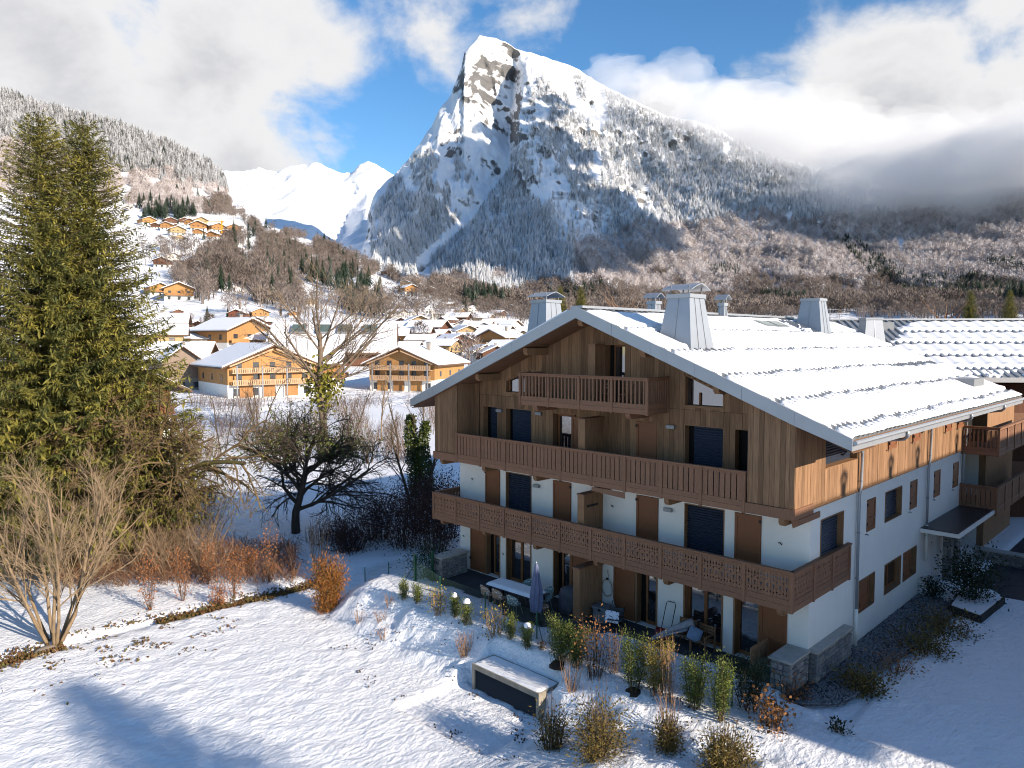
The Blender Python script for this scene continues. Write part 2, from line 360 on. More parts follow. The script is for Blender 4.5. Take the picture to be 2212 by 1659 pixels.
# valley floor, village slope and the wooded hillside on the left
HC = np.concatenate([np.arange(-1400, -300, 60), np.arange(-300, 2500, 7), np.arange(2500, 3600, 60)]).astype(float)
flat = lambda D: [(-1400, 737 + 11.8 / D * FPX, D), (3600, 737 + 11.8 / D * FPX, D)]
HL = [[(-1400, 737 + 13.0 / 100 * FPX, 100), (3600, 737 + 13.0 / 100 * FPX, 100)], flat(140),
      [(-1400, 740, 260), (350, 752, 260), (600, 757, 260), (900, 766, 260), (1150, 770, 260), (3600, 772, 260)],
      [(-1400, 600, 420), (0, 650, 440), (330, 692, 450), (560, 693, 450), (700, 694, 450), (850, 702, 450), (1000, 713, 450), (1150, 724, 450), (1400, 732, 450), (3600, 735, 450)],
      [(-1400, 520, 600), (0, 580, 640), (330, 632, 650), (500, 640, 650), (600, 655, 650), (700, 655, 650), (800, 662, 650), (900, 674, 650), (1000, 684, 650), (1150, 702, 650), (1400, 716, 650), (1800, 714, 650), (3600, 700, 650)],
      [(-1400, 420, 800), (0, 490, 850), (300, 545, 880), (500, 553, 880), (600, 588, 880), (700, 605, 900), (800, 602, 900), (900, 615, 900), (1000, 645, 900), (1150, 672, 900), (1400, 690, 900), (1800, 678, 900), (3600, 640, 900)],
      [(-1400, 300, 1050), (0, 400, 1150), (300, 470, 1180), (520, 474, 1180), (600, 535, 1180), (700, 566, 1180), (800, 582, 1180), (850, 592, 1180), (900, 602, 1180), (1000, 630, 1200), (1150, 655, 1200), (1400, 672, 1200), (1800, 655, 1200), (3600, 600, 1200)],
      [(-1400, 180, 1400), (0, 295, 1550), (250, 335, 1600), (380, 375, 1600), (480, 425, 1600), (500, 445, 1580), (560, 484, 1500), (650, 504, 1450), (730, 534, 1400), (830, 584, 1300), (900, 600, 1290), (1000, 630, 1290), (1150, 660, 1290), (1400, 690, 1290), (1800, 690, 1290), (3600, 650, 1290)],
      [(-1400, 60, 1900), (0, 192, 2250), (100, 226, 2250), (250, 262, 2250), (380, 312, 2250), (450, 347, 2250), (484, 378, 2250), (497, 428, 2100), (510, 470, 2000), (560, 510, 1800), (650, 530, 1700), (730, 560, 1600), (830, 610, 1420), (1000, 680, 1420), (1400, 720, 1420), (3600, 720, 1420)],
      [(-1400, 200, 2800), (0, 300, 2900), (480, 480, 2700), (830, 700, 1600), (3600, 760, 1600)]]
HG = layered(HL, HC, 12)
HW = to_world(HC, HG)
_nh = (vfbm(HW[..., 0] / 70, HW[..., 1] / 70, 4) - .5); _dd = HG[..., 1]
HW[..., 2] += _nh * np.clip((_dd - 150) * .03, 0, 26)
hill = np_mesh('hillside', HW.reshape(-1, 3), grid_faces(*HW.shape[:2])[:, ::-1], snowrock('hill_snow', (.16, .11, .08), .02, .30, (.10, .075, .05), .02), smooth=True); tag(hill, kind='structure')

# the great peak
MC = np.concatenate([np.arange(560, 780, 10), np.arange(780, 1700, 3.2), np.arange(1700, 2300, 6), np.arange(2300, 3600, 40)]).astype(float)
crest = np.array([(560, 620), (640, 575), (700, 545), (760, 508), (793, 478), (797, 455), (805, 428), (815, 412), (850, 378), (880, 348), (908, 310), (935, 268), (948, 238), (975, 205), (985, 178), (998, 146), (1003, 118), (1022, 96), (1036, 78), (1062, 84), (1090, 91), (1115, 108), (1150, 116), (1200, 134), (1250, 151), (1290, 176), (1330, 200), (1360, 216), (1400, 231), (1440, 250), (1500, 262), (1560, 285), (1640, 331), (1700, 350), (1780, 372), (1850, 392), (1990, 420), (2080, 425), (2212, 405), (2500, 350), (3600, 250)], float)
cD = np.array([(560, 2300), (760, 2400), (800, 2600), (850, 2850), (935, 3250), (1000, 3500), (1036, 3600), (1150, 3600), (1330, 3450), (1500, 3250), (1700, 3000), (2000, 2750), (2212, 2600), (3600, 2400)], float)
foot = np.array([(560, 640), (800, 625), (900, 640), (1000, 665), (1150, 690), (1400, 705), (1800, 700), (3600, 660)], float)
cv = np.interp(MC, crest[:, 0], crest[:, 1]); cd = np.interp(MC, cD[:, 0], cD[:, 1]); fv = np.interp(MC, foot[:, 0], foot[:, 1])
T = np.concatenate([np.linspace(0, 1, 170), [1.03, 1.08, 1.2]])
MG = np.zeros((len(T), len(MC), 2))
for i, t in enumerate(T):
    tt = min(t, 1.0)
    MG[i, :, 0] = fv + (cv - fv) * tt + max(t - 1, 0) * 900
    D = 1230 + (cd - 1230) * tt ** .82 + max(t - 1, 0) * 2500
    xg = np.interp(tt, [0, .15, .3, .42, .55, .75, 1], [840, 905, 1000, 1052, 1098, 1104, 1116])
    xe = np.interp(tt, [0, .15, .3, .42, .55, .75, 1], [1370, 1290, 1205, 1168, 1128, 1130, 1150])
    xl = np.interp(tt, [0, .25, .4, .6, 1], [790, 812, 850, 905, 985])
    off = np.interp(MC, [xl - 160, xl, (xl + xg) * .5, xg, xe - 8, xe + 25, xe + 130, xe + 210, xe + 330, xe + 520, xe + 700, xe + 900, 3600], [40, -170, 140, 430, -60, -150, 60, -20, 120, -60, 90, -40, 0])
    D = D + off * np.interp(tt, [0, .12, .5, .86, .97, 1], [.25, .7, 1, .75, .2, 0])
    MG[i, :, 1] = D
MW = to_world(MC, MG)
tt = np.clip(T, 0, 1)[:, None]; env = np.interp(tt, [0, .1, .5, .9, 1], [.3, .8, 1, .7, .22])
hx = MW[..., 0]; hy = MW[..., 1]; lat = hx * _r[0] + hy * _r[1]; dep = hx * _f[0] + hy * _f[1]
rid = vfbm(lat / 230 + dep / 1400, dep / 900 + MW[..., 2] / 800, 5, ridged=True, gain=.55) - .55
small = vfbm(lat / 55, MW[..., 2] / 90, 4, ridged=True) - .55
upper = sstep(.52, .8, tt)
strat = vfbm(lat / 420, MW[..., 2] / 34 + lat / 300, 3, ridged=True) - .5
push = (rid * 210 + small * 46 * (.5 + upper) + strat * 26 * upper) * env
MW[..., 0] -= _f[0] * push; MW[..., 1] -= _f[1] * push
MW[..., 2] += (small * 14) * env
mountain = np_mesh('mountain', MW.reshape(-1, 3), grid_faces(*MW.shape[:2])[:, ::-1], snowrock('peak_snow_rock', (.085, .088, .095), .08, .30, (.20, .195, .19), .009, True), smooth=True); tag(mountain, kind='structure')

CLIFFS = [[(1122, 200), (1150, 205), (1168, 300), (1205, 345), (1170, 355), (1140, 335), (1116, 300)], [(1192, 415), (1240, 440), (1315, 440), (1315, 500), (1280, 525), (1215, 515), (1192, 470)], [(984, 192), (1002, 118), (1022, 126), (1064, 150), (1066, 235), (1030, 240), (1000, 218)], [(1035, 262), (1075, 250), (1125, 300), (1112, 318), (1060, 295)], [(1140, 350), (1195, 345), (1240, 420), (1200, 445), (1150, 405)], [(797, 445), (818, 500), (808, 565), (792, 520)], [(940, 300), (985, 290), (1000, 330), (960, 345)], [(1350, 395), (1400, 400), (1420, 450), (1370, 470)]]
def blur_poly(polys, X, Y):
    m = np.zeros(X.shape)
    jx = X + (vfbm(X / 22, Y / 18, 3) - .5) * 60; jy = Y + (vfbm(X / 20 + 7, Y / 22, 3) - .5) * 60
    for p in polys:
        c = np.zeros(X.shape, bool); n = len(p)
        for i in range(n):
            (x1, y1), (x2, y2) = p[i], p[(i + 1) % n]; c ^= ((y1 > jy) != (y2 > jy)) & (jx < (x2 - x1) * (jy - y1) / (y2 - y1 + 1e-9) + x1)
        m = np.maximum(m, c)
    return m
ca = mountain.data.attributes.new('cliff', 'FLOAT', 'POINT'); ca.data.foreach_set('value', blur_poly(CLIFFS, np.broadcast_to(MC[None], MG.shape[:2]), MG[..., 0]).astype(np.float32).ravel())

# far white peaks at the head of the valley
FC = np.arange(240, 1150, 6.0)
fcrest = np.array([(240, 420), (380, 392), (470, 380), (520, 372), (560, 360), (600, 372), (640, 364), (690, 360), (715, 373), (740, 376), (768, 366), (797, 352), (815, 362), (845, 381), (900, 405), (1150, 480)], float)
FL = [[(240, 560, 4200), (1150, 600, 4200)], [(240, 520, 5000), (620, 500, 4600), (680, 505, 4800), (745, 498, 6000), (790, 470, 5200), (1150, 520, 5200)], [(240, 470, 6200), (640, 425, 6100), (700, 430, 6800), (745, 440, 7000), (790, 430, 6600), (1150, 500, 6600)],
      [(p[0], p[1], 8000) for p in fcrest], [(p[0], p[1] + 60, 9000) for p in fcrest]]
FG = layered(FL, FC, 22); FW = to_world(FC, FG)
lat = FW[..., 0] * _r[0] + FW[..., 1] * _r[1]
fr = vfbm(lat / 420, FW[..., 2] / 600, 5, ridged=True) - .55
FW[..., 0] -= _f[0] * fr * 420; FW[..., 1] -= _f[1] * fr * 420; FW[..., 2] += fr * 60
peaks = np_mesh('far_mountain', FW.reshape(-1, 3), grid_faces(*FW.shape[:2])[:, ::-1], snowrock('far_peak_snow', (.17, .18, .20), .0, .22, (.26, .26, .26), .004), smooth=True); tag(peaks, kind='structure')

def bvh_of(V, nu, nv, flip=False): return BVHTree.FromPolygons(V.reshape(-1, 3).tolist(), (grid_faces(nu, nv)[:, ::-1] if flip else grid_faces(nu, nv)).tolist())
BV_G = bvh_of(np.stack([GX, GY, GZ], -1), len(xs), len(ys)); BV_H = bvh_of(HW, *HW.shape[:2], True); BV_M = bvh_of(MW, *MW.shape[:2], True)
def hit(px, py, trees=None):
    d = Vector(ray(px, py)).normalized(); best = None
    for b in (trees or (BV_G, BV_H, BV_M)):
        p, n, i, t = b.ray_cast(Vector(CAM), d)
        if p is not None and (best is None or t < best[2]): best = (p, n, t)
    return best
def foot_at(px, py, trees=None):
    h = hit(px, py, trees); return h[0] if h else Vector(on_z(px, py, -1.3))
def drop(x, y):
    best = -99
    for b in (BV_G, BV_H):
        p = b.ray_cast(Vector((x, y, 900)), Vector((0, 0, -1)))[0]
        if p is not None: best = max(best, p.z)
    return best
# ------------------------------------------------------------------ the big timber chalet
CH = thing('timber_chalet', 'large timber and white plaster chalet with snowy roof and three front balconies', 'chalet')
XR, ZR, SL = -8.12, 11.72, .4
def zr(x): return ZR - SL * abs(x - XR)
YF, YB = -1.55, 20.7; XE0, XE1 = -17.98, 1.74

def holed_wall(name, axis, plane, a0, a1, z0, z1, ops, thick, m, parent, flip=False):
    A = sorted({a0, a1, *[o[0] for o in ops], *[o[1] for o in ops]}); Zs = sorted({z0, z1, *[o[2] for o in ops], *[o[3] for o in ops]})
    b = MB(); pt = (lambda a, d, z: (a, plane + d, z)) if axis == 'y' else (lambda a, d, z: (plane - d, a, z))
    for i in range(len(A) - 1):
        for j in range(len(Zs) - 1):
            ca, cz = (A[i] + A[i + 1]) / 2, (Zs[j] + Zs[j + 1]) / 2
            if any(o[0] < ca < o[1] and o[2] < cz < o[3] for o in ops): continue
            b.quad(pt(A[i], 0, Zs[j]), pt(A[i + 1], 0, Zs[j]), pt(A[i + 1], 0, Zs[j + 1]), pt(A[i], 0, Zs[j + 1]))
    for (p, q, r, s) in ops:
        for (c, d) in (((p, r), (p, s)), ((p, s), (q, s)), ((q, s), (q, r)), ((q, r), (p, r))):
            b.quad(pt(c[0], 0, c[1]), pt(d[0], 0, d[1]), pt(d[0], thick, d[1]), pt(c[0], thick, c[1]))
    return b.build(name, m, parent)
def orient(axis, plane):            # local (a, depth outwards, z) -> world
    return (lambda a, d, z: (a, plane - d, z)) if axis == 'y' else (lambda a, d, z: (plane + d, a, z))
def obox(b, axis, plane, a0, a1, d0, d1, z0, z1):
    if axis == 'y': b.box(a0, a1, plane - d1, plane - d0, z0, z1)
    else: b.box(plane + d0, plane + d1, a0, a1, z0, z1)
def shutter(axis, plane, a0, a1, z0, z1, parent, side=1, split=.38, label=None):
    b = MB(); obox(b, axis, plane, a0, a1, 0, .025, z0, z1)
    w = .09; zm = z0 + (z1 - z0) * split
    for (p, q, r, s) in ((a0, a0 + w, z0, z1), (a1 - w, a1, z0, z1), (a0 + w, a1 - w, z0, z0 + .13), (a0 + w, a1 - w, z1 - .10, z1), (a0 + w, a1 - w, zm - .05, zm + .05)):
        obox(b, axis, plane, p, q, .0252, .045, r, s)
    o = b.build('shutter', DOORW, parent)
    if label: o['label'] = label
    ah = a0 - .02 if side > 0 else a1 - .05
    for zz in (z0 + .25 * (z1 - z0), z1 - .16):
        h = MB(); obox(h, axis, plane, ah, ah + .07, .046, .075, zz - .05, zz + .05); h.build('hinge', BLACK, o)
    return o
def roller(axis, plane, a0, a1, z0, z1, parent, inset=.16, pitch=.088):
    b = MB(); n = max(2, int((z1 - z0) / pitch)); h = (z1 - z0) / n; pt = orient(axis, plane)
    for i in range(n):
        za, zb = z0 + i * h, z0 + (i + 1) * h
        b.quad(pt(a0, -inset, za + .004), pt(a1, -inset, za + .004), pt(a1, -inset + .03, za + h * .7), pt(a0, -inset + .03, za + h * .7))
        b.quad(pt(a0, -inset + .03, za + h * .7), pt(a1, -inset + .03, za + h * .7), pt(a1, -inset, zb), pt(a0, -inset, zb))
    return b.build('roller_shutter', ROLL, parent)
def glazed(axis, plane, a0, a1, z0, z1, parent, inset=.2, leaves=1, fr=.075, name='window'):
    b = MB(); d0, d1 = -inset - .05, -inset + .02
    cuts = [a0 + (a1 - a0) * i / leaves for i in range(leaves + 1)]
    obox(b, axis, plane, a0, a1, d0, d1, z0, z0 + fr * 1.3); obox(b, axis, plane, a0, a1, d0, d1, z1 - fr, z1)
    for i, c in enumerate(cuts):
        lo = c if i == 0 else (c - fr if i == leaves else c - fr * .7); hi = c + fr if i == 0 else (c if i == leaves else c + fr * .7)
        obox(b, axis, plane, lo, hi, d0, d1 + .002, z0 + fr * 1.3, z1 - fr)
    o = b.build(name, FRAMEW, parent)
    for i in range(leaves):
        g = MB(); obox(g, axis, plane, cuts[i] + fr * .8, cuts[i + 1] - fr * .8, d0 + .02, d0 + .035, z0 + fr * 1.3, z1 - fr); g.build('pane', GLASS, o)
    return o
def reveal(axis, plane, a0, a1, z0, z1, parent, depth=.24, sill=True, t=.03):
    b = MB()
    obox(b, axis, plane, a0, a0 + t, -depth, .022, z0, z1); obox(b, axis, plane, a1 - t, a1, -depth, .022, z0, z1)
    obox(b, axis, plane, a0 + t, a1 - t, -depth, .022, z1 - t, z1)
    if sill: obox(b, axis, plane, a0 + t, a1 - t, -depth, .03, z0, z0 + t)
    return b.build('frame', REVEAL, parent)

# body and white walls
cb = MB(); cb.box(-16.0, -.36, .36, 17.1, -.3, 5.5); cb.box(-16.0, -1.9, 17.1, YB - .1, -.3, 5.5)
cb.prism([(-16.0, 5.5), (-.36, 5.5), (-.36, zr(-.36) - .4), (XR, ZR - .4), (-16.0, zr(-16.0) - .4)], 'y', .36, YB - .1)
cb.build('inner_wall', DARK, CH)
F_MID = [(-14.57, -13.64), (-13.28, -11.76), (-10.54, -9.58), (-6.44, -5.49), (-4.42, -2.89), (-2.51, -1.58)]
ops = [(a, b, 2.72, 4.85) for a, b in F_MID] + [(a, b, .02, 2.18) for a, b in F_MID]
holed_wall('plaster_wall', 'y', 0.0, -16.3, 0, -.3, 5.36, ops, .3, PLASTER, CH)
SIDE_MID = [(.76, 2.65, 2.72), (4.82, 5.71, 3.72), (6.71, 8.60, 3.72), (9.63, 10.55, 3.72), (12.87, 13.82, 3.72), (15.83, 16.78, 3.72)]
SIDE_LOW = [(4.24, 5.80), (6.86, 8.73), (9.02, 10.69)]
sops = [(a, b, z, 4.87) for a, b, z in SIDE_MID] + [(a, b, .93, 2.09) for a, b in SIDE_LOW]
holed_wall('plaster_wall', 'x', 0.0, 0, 17.3, -.3, 5.36, sops, .3, PLASTER, CH)
holed_wall('plaster_wall', 'x', -16.3, 0, YB - .1, -.3, 5.36, [], .3, PLASTER, CH)
b = MB(); b.quad((-16.3, YB - .1, -.3), (0, YB - .1, -.3), (0, YB - .1, 5.4), (-16.3, YB - .1, 5.4)); b.build('plaster_wall', PLASTER, CH)

# middle floor, front
for i, (a, c) in enumerate(F_MID):
    if c - a > 1.2: roller('y', 0, a + .04, c - .02, 2.72, 4.85, CH, .16); reveal('y', 0, a, c, 2.72, 4.85, CH, .24, False)
    else: shutter('y', 0, a + .01, c - .01, 2.72, 4.84, CH, 1 if i in (0, 3) else -1)
# ground floor, front
for i, (a, c) in enumerate(F_MID):
    reveal('y', 0, a, c, .02, 2.18, CH, .28, False, .06)
    glazed('y', 0, a + (.32 if i in (0, 2, 3) else .06), c - .06, .05, 2.14, CH, .22, 2 if c - a > 1.2 else 1, .09, 'glazed_door')
for a, c, s in ((-15.56, -14.59, -1), (-9.56, -8.60, 1), (-7.44, -6.46, -1), (-1.56, -.66, 1)):
    shutter('y', -.005, a, c, .06, 2.16, CH, -s, .42)
for x, z in ((-15.45, 4.25), (-7.55, 4.25), (-.95, 4.1), (-13.45, 1.2), (-16.05, 1.5)):
    MB().tube([(x - .05, -.02, z), (x + .02, -.07, z + .03), (x + .08, -.05, z - .04)], .016, 5).build('shutter_catch', BLACK, CH)
for x, z in ((-11.42, 4.42), (-5.05, 4.45), (-13.62, 7.42), (-11.3, 7.45), (-4.98, 7.42)):
    B('wall_lamp', x - .16, x + .16, -.14, -.035, z, z + .12, ZINCD, CH)

# timber planking: every board its own piece
def plank(axis, plane, a0, a1, z0, zt0, zt1, parent, d=.028):
    d += random.uniform(-.006, .007); g = .004; b = MB()
    v = [(a0 + g, 0, z0), (a1 - g, 0, z0), (a1 - g, d, z0), (a0 + g, d, z0), (a0 + g, 0, zt0), (a1 - g, 0, zt1), (a1 - g, d, zt1), (a0 + g, d, zt0)]
    pt = orient(axis, plane); zb = z0
    b.v = [pt(*q) for q in v]
    b.f = [(0, 3, 2, 1), (4, 5, 6, 7), (0, 1, 5, 4), (1, 2, 6, 5), (2, 3, 7, 6), (3, 0, 4, 7)]
    return b.build('plank', PLANK, parent)
def clad(axis, plane, a0, a1, z0, topf, ops, width, parent, seams=()):
    cuts = sorted({a0, a1, *[o[0] for o in ops if a0 < o[0] < a1], *[o[1] for o in ops if a0 < o[1] < a1]})
    for p, q in zip(cuts[:-1], cuts[1:]):
        n = max(1, round((q - p) / width)); ws = [random.uniform(.8, 1.2) for _ in range(n)]; s = sum(ws); a = p
        for w in ws:
            e = a + (q - p) * w / s; mid = (a + e) / 2
            blocks = [(o[2], o[3](mid) if callable(o[3]) else o[3]) for o in ops if o[0] < mid < o[1]] + [(z - .006, z + .006) for z in seams]
            lo = z0
            for (u, v) in sorted(blocks):
                if u - lo > .05: plank(axis, plane, a, e, lo, u, u, parent)
                lo = max(lo, v)
            t0, t1 = topf(a), topf(e)
            if min(t0, t1) - lo > .05: plank(axis, plane, a, e, lo, t0, t1, parent)
            a = e
sof = lambda x: zr(x) - .37
UP = [(-14.70, -13.76, 5.5, 7.63), (-13.29, -11.74, 5.5, 7.63), (-10.58, -9.30, 5.5, 7.61), (-6.49, -5.54, 5.5, 7.60), (-4.46, -2.95, 5.5, 7.61), (-2.57, -1.45, 5.5, 7.62)]
TRL = (-13.29, -11.72, 8.25, lambda x: 8.81 + (x + 13.29) * .363); TRR = (-4.49, -2.96, 8.22, lambda x: 9.37 - (x + 4.49) * .405)
GD = (-7.95, -6.98, 8.1, 10.38)
clad('y', 0, -14.93, -1.47, 5.5, sof, UP + [TRL, TRR, GD], .20, CH, (8.13,))
clad('y', -1.3, -16.5, -14.97, 5.55, sof, [], .175, CH); clad('y', -1.3, -1.44, .05, 5.55, sof, [], .175, CH)
clad('x', -14.97, -1.29, -.04, 5.5, lambda y: sof(-14.95), [], .24, CH)
SU = [(.88, 3.68, 6.47, 8.0)]
clad('x', .02, -1.28, 17.3, 5.40, lambda y: sof(.02), SU, .215, CH)
b = MB(); b.box(-1.44, -1.40, -1.28, 0, 5.5, 8.2); b.box(-16.5, -16.45, -1.28, .3, 5.3, 7.9); b.box(-16.45, -14.99, -1.26, 0, 5.4, 5.5); b.build('inner_lining', REVEAL, CH)
holed_wall('inner_lining', 'x', .015, -1.27, 17.3, 5.38, 7.9, [(.88, 3.68, 6.47, 7.9)], .3, REVEAL, CH)
b = MB(); b.box(-1.9, -1.85, 17.1, YB, 0, 8); b.build('recess_wall', PLASTER, CH)
# upper openings
for (a, c, z0, z1) in UP:
    reveal('y', -.01, a, c, 5.5, z1, CH, .26, False)
roller('y', 0, -13.05, -11.77, 5.5, 7.6, CH, .2); roller('y', 0, -4.2, -2.98, 5.5, 7.58, CH, .2); roller('y', 0, -2.22, -1.48, 5.5, 7.59, CH, .2)
roller('y', 0, -14.36, -13.79, 5.5, 7.6, CH, .16)
shutter('y', 0, -6.46, -5.58, 5.5, 7.56, CH, 1); shutter('y', -.01, -9.56, -8.55, 5.5, 7.52, CH, -1)
glazed('y', 0, -10.5, -9.6, 5.5, 7.56, CH, .24, 1, .1, 'glazed_door')
reveal('y', -.01, *GD[:2], 8.1, GD[3], CH, .3, False); glazed('y', 0, -7.66, -7.0, 8.15, 10.34, CH, .22, 1, .05, 'glazed_door')
def trap_window(x0, x1, z0, za, zb, dark0, dark1):
    o = MB().prism([(x0, z0), (x1, z0), (x1, z0 + .07), (x0, z0 + .07)], 'y', -.055, .25); o.prism([(x0, z0 + .07), (x0 + .05, z0 + .07), (x0 + .05, za - .01), (x0, za)], 'y', -.03, .25)
    o.prism([(x1 - .05, z0 + .07), (x1, z0 + .07), (x1, zb), (x1 - .05, zb + .01)], 'y', -.03, .25); o.prism([(x0, za - .05), (x1, zb - .05), (x1, zb), (x0, za)], 'y', -.03, .25)
    w = o.build('window', REVEAL, CH)
    MB().prism([(x0 + .05, z0 + .07), (x1 - .05, z0 + .07), (x1 - .05, zb - .04), (x0 + .05, za - .05)], 'y', .16, .18).build('pane', GLASS, w)
    MB().box(dark0, dark1, .10, .15, z0 + .09, min(za, zb) - .02).build('sash', FRAMEW, w)
trap_window(-13.29, -11.72, 8.25, 8.81, 9.38, -13.2, -13.12); trap_window(-4.49, -2.96, 8.22, 9.37, 8.75, -3.98, -3.92)

# side wall openings
for i, (a, c, z) in enumerate(SIDE_MID):
    if c - a > 1.2: roller('x', 0, a + .03, c - .03, z, 4.87, CH, .2); reveal('x', 0, a, c, z, 4.87, CH, .26, i == 2)
    else: shutter('x', -.03, a + .01, c - .01, z, 4.86, CH, 1); MB().tube([(.0, a - .1, z - .07), (.06, a, z - .06), (.05, a + .06, z - .12)], .014, 4).build('shutter_catch', BLACK, CH)
for i, (a, c) in enumerate(SIDE_LOW):
    reveal('x', 0, a, c, .93, 2.09, CH, .26, True)
    if i == 1: glazed('x', 0, a + .04, c - .04, .96, 2.06, CH, .2, 2, .07)
    else: glazed('x', 0, a + .04, c - .04, .96, 2.06, CH, .24, 1, .07); shutter('x', -.05, a + .04, a + 1.0, .96, 2.03, CH, 1)
reveal('x', .03, .88, 3.68, 6.47, 7.7, CH, .3, True); roller('x', .03, .93, 3.63, 6.5, 7.7, CH, .24)
for a, c in ((6.68, 7.57), (9.54, 10.46), (14.08, 15.06), (16.05, 17.05)):
    shutter('x', .052, a, c, 6.49, 7.4, CH, 1); MB().tube([(.06, a - .2, 6.47), (.1, a - .1, 6.5), (.08, a - .05, 6.42)], .014, 4).build('shutter_catch', BLACK, CH)

# balconies
def fret_mesh(w, h, t):
    out = []; hw = w / 2
    def dia(cy, a, b_, sgn):      # half diamond bitten from an edge
        return [(sgn * hw, cy - b_), (sgn * (hw - a), cy), (sgn * hw, cy + b_)]
    ys = [h * .12, h * .30, h * .66, h * .86]
    right = [(hw - .003, 0)]
    for y in (h * .20, h * .62, h * .80): right += [(hw - .003, y - .035), (hw - .033, y), (hw - .003, y + .035)]
    right += [(hw - .003, h)]
    left = [(-x, y) for x, y in reversed(right)]
    outer = right + left
    drop1 = [(0, h * .95), (-.028, h * .80), (-.024, h * .765), (0, h * .745), (.024, h * .765), (.028, h * .80)]
    d1 = [(0, h * .71), (-.024, h * .675), (0, h * .64), (.024, h * .675)]
    drop2 = [(0, h * .28), (-.028, h * .44), (-.022, h * .49), (0, h * .51), (.022, h * .49), (.028, h * .44)]
    d2 = [(0, h * .21), (-.024, h * .165), (0, h * .12), (.024, h * .165)]
    loops = [outer, drop1, d1, drop2, d2]
    tri = tessellate_polygon([[Vector((x, y, 0)) for x, y in l] for l in loops])
    flatp = [p for l in loops for p in l]; n = len(flatp); b = MB()
    b.v = [(x, -t / 2, y) for x, y in flatp] + [(x, t / 2, y) for x, y in flatp]
    for a, c, d in tri: b.f.append((a, c, d)); b.f.append((n + d, n + c, n + a))
    k = 0
    for l in loops:
        m = len(l)
        for i in range(m): b.f.append((k + i, k + (i + 1) % m, n + k + (i + 1) % m, n + k + i))
        k += m
    me = b.mesh('fret_board', BALC); bm = bmesh.new(); bm.from_mesh(me); bmesh.ops.recalc_face_normals(bm, faces=bm.faces); bm.to_mesh(me); bm.free(); return me
def run(parent, p0, p1, npost, zb, zrail, slat_me, nslat, sname, low=.36, ends=(True, True), post=.1, cap=True):
    """one straight run of balustrade between two points"""
    p0, p1 = Vector((*p0, 0)), Vector((*p1, 0)); d = p1 - p0; Ln = d.length; d.normalize(); ang = math.atan2(d.y, d.x)
    def piece(name, a0, a1, o0, o1, z0, z1, m=BALC):
        o = MB().box(a0, a1, o0, o1, z0, z1).build(name, m, parent); o.location = p0; o.rotation_euler = (0, 0, ang); return o
    for i in range(npost):
        if (i == 0 and not ends[0]) or (i == npost - 1 and not ends[1]): continue
        a = Ln * i / (npost - 1); piece('post', a - post / 2, a + post / 2, -.055, .045, zb - .02, zrail - .045)
    piece('handrail', -.06, Ln + .06, -.08, .07, zrail - .045, zrail)
    piece('top_rail', 0, Ln, -.03, .02, zrail - .125, zrail - .046)
    for k in range(2): piece('fascia_board', 0, Ln, -.032 + .004 * k, .02, zb + k * low / 2 + .003, zb + (k + 1) * low / 2 - .003)
    for i in range(npost - 1):
        a0 = Ln * i / (npost - 1) + post / 2; a1 = Ln * (i + 1) / (npost - 1) - post / 2; w = (a1 - a0) / nslat
        for k in range(nslat):
            o = link(sname, slat_me, parent); q = p0 + d * (a0 + w * (k + .5)); o.location = (q.x, q.y, zb + low); o.rotation_euler = (0, 0, ang)
fret = fret_mesh(1.4 / 7, .75, .024)
slat = MB().box(-.081, .081, -.012, .012, 0, .80).mesh('slat', BALC); bal = MB().box(-.03, .03, -.02, .02, 0, .80).mesh('baluster', BALC)
BL = CH
run(CH, (-16.55, -1.36), (.05, -1.36), 12, 2.46, 3.70, fret, 7, 'fret_board')
run(CH, (.07, -1.33), (.07, 3.05), 4, 2.46, 3.70, fret, 7, 'fret_board', ends=(False, True)); run(CH, (-16.55, .9), (-16.55, -1.36), 3, 2.46, 3.70, fret, 5, 'fret_board', ends=(True, False))
run(CH, (-14.98, -1.33), (-1.53, -1.33), 10, 5.22, 6.50, slat, 7, 'slat')
run(CH, (-11.19, -1.27), (-5.16, -1.27), 5, 7.97, 9.25, bal, 8, 'baluster'); run(CH, (-5.16, -1.25), (-5.16, -.02), 2, 7.97, 9.25, bal, 8, 'baluster', ends=(False, True)); run(CH, (-11.19, -.02), (-11.19, -1.25), 2, 7.97, 9.25, bal, 8, 'baluster', ends=(True, False))
for k, (x0, x1, y0, z) in enumerate(((-16.5, 0, -1.33, 2.62), (-16.46, -.02, -1.28, 5.42), (-11.1, -5.2, -1.2, 8.13))):
    B('balcony_floor', x0, x1, y0, -.03, z - .16, z, SOFFIT, CH)
B('fascia_board', -16.58, -15.03, -1.37, -1.30, 5.22, 5.54, BALC, CH); B('fascia_board', -1.48, .07, -1.37, -1.30, 5.22, 5.54, BALC, CH)
B('fascia_board', .045, .09, -1.36, -.02, 5.22, 5.54, BALC, CH); B('fascia_board', .03, .065, -.02, 17.3, 5.33, 5.42, REVEAL, CH)
for x in (-16.1, -13.35, -10.4, -7.35, -4.35, -.35):
    for z in (2.46, 5.2): MB().prism([(-1.2, z - .22), (-1.28, z - .12), (-1.28, z), (-.02, z), (-.02, z - .22)], 'x', x - .09, x + .09).build('corbel', REVEAL, CH)
MB().prism([(-.2, 5.18), (.05, 5.18), (.05, 5.0), (-.12, 4.9)], 'y', -1.0, .6).build('corbel', BALC, CH)
for x in (-10.4, -6.0): MB().prism([(-1.15, 7.76), (-1.24, 7.86), (-1.24, 7.96), (-.02, 7.96), (-.02, 7.76)], 'x', x - .09, x + .09).build('corbel', BALC, CH)
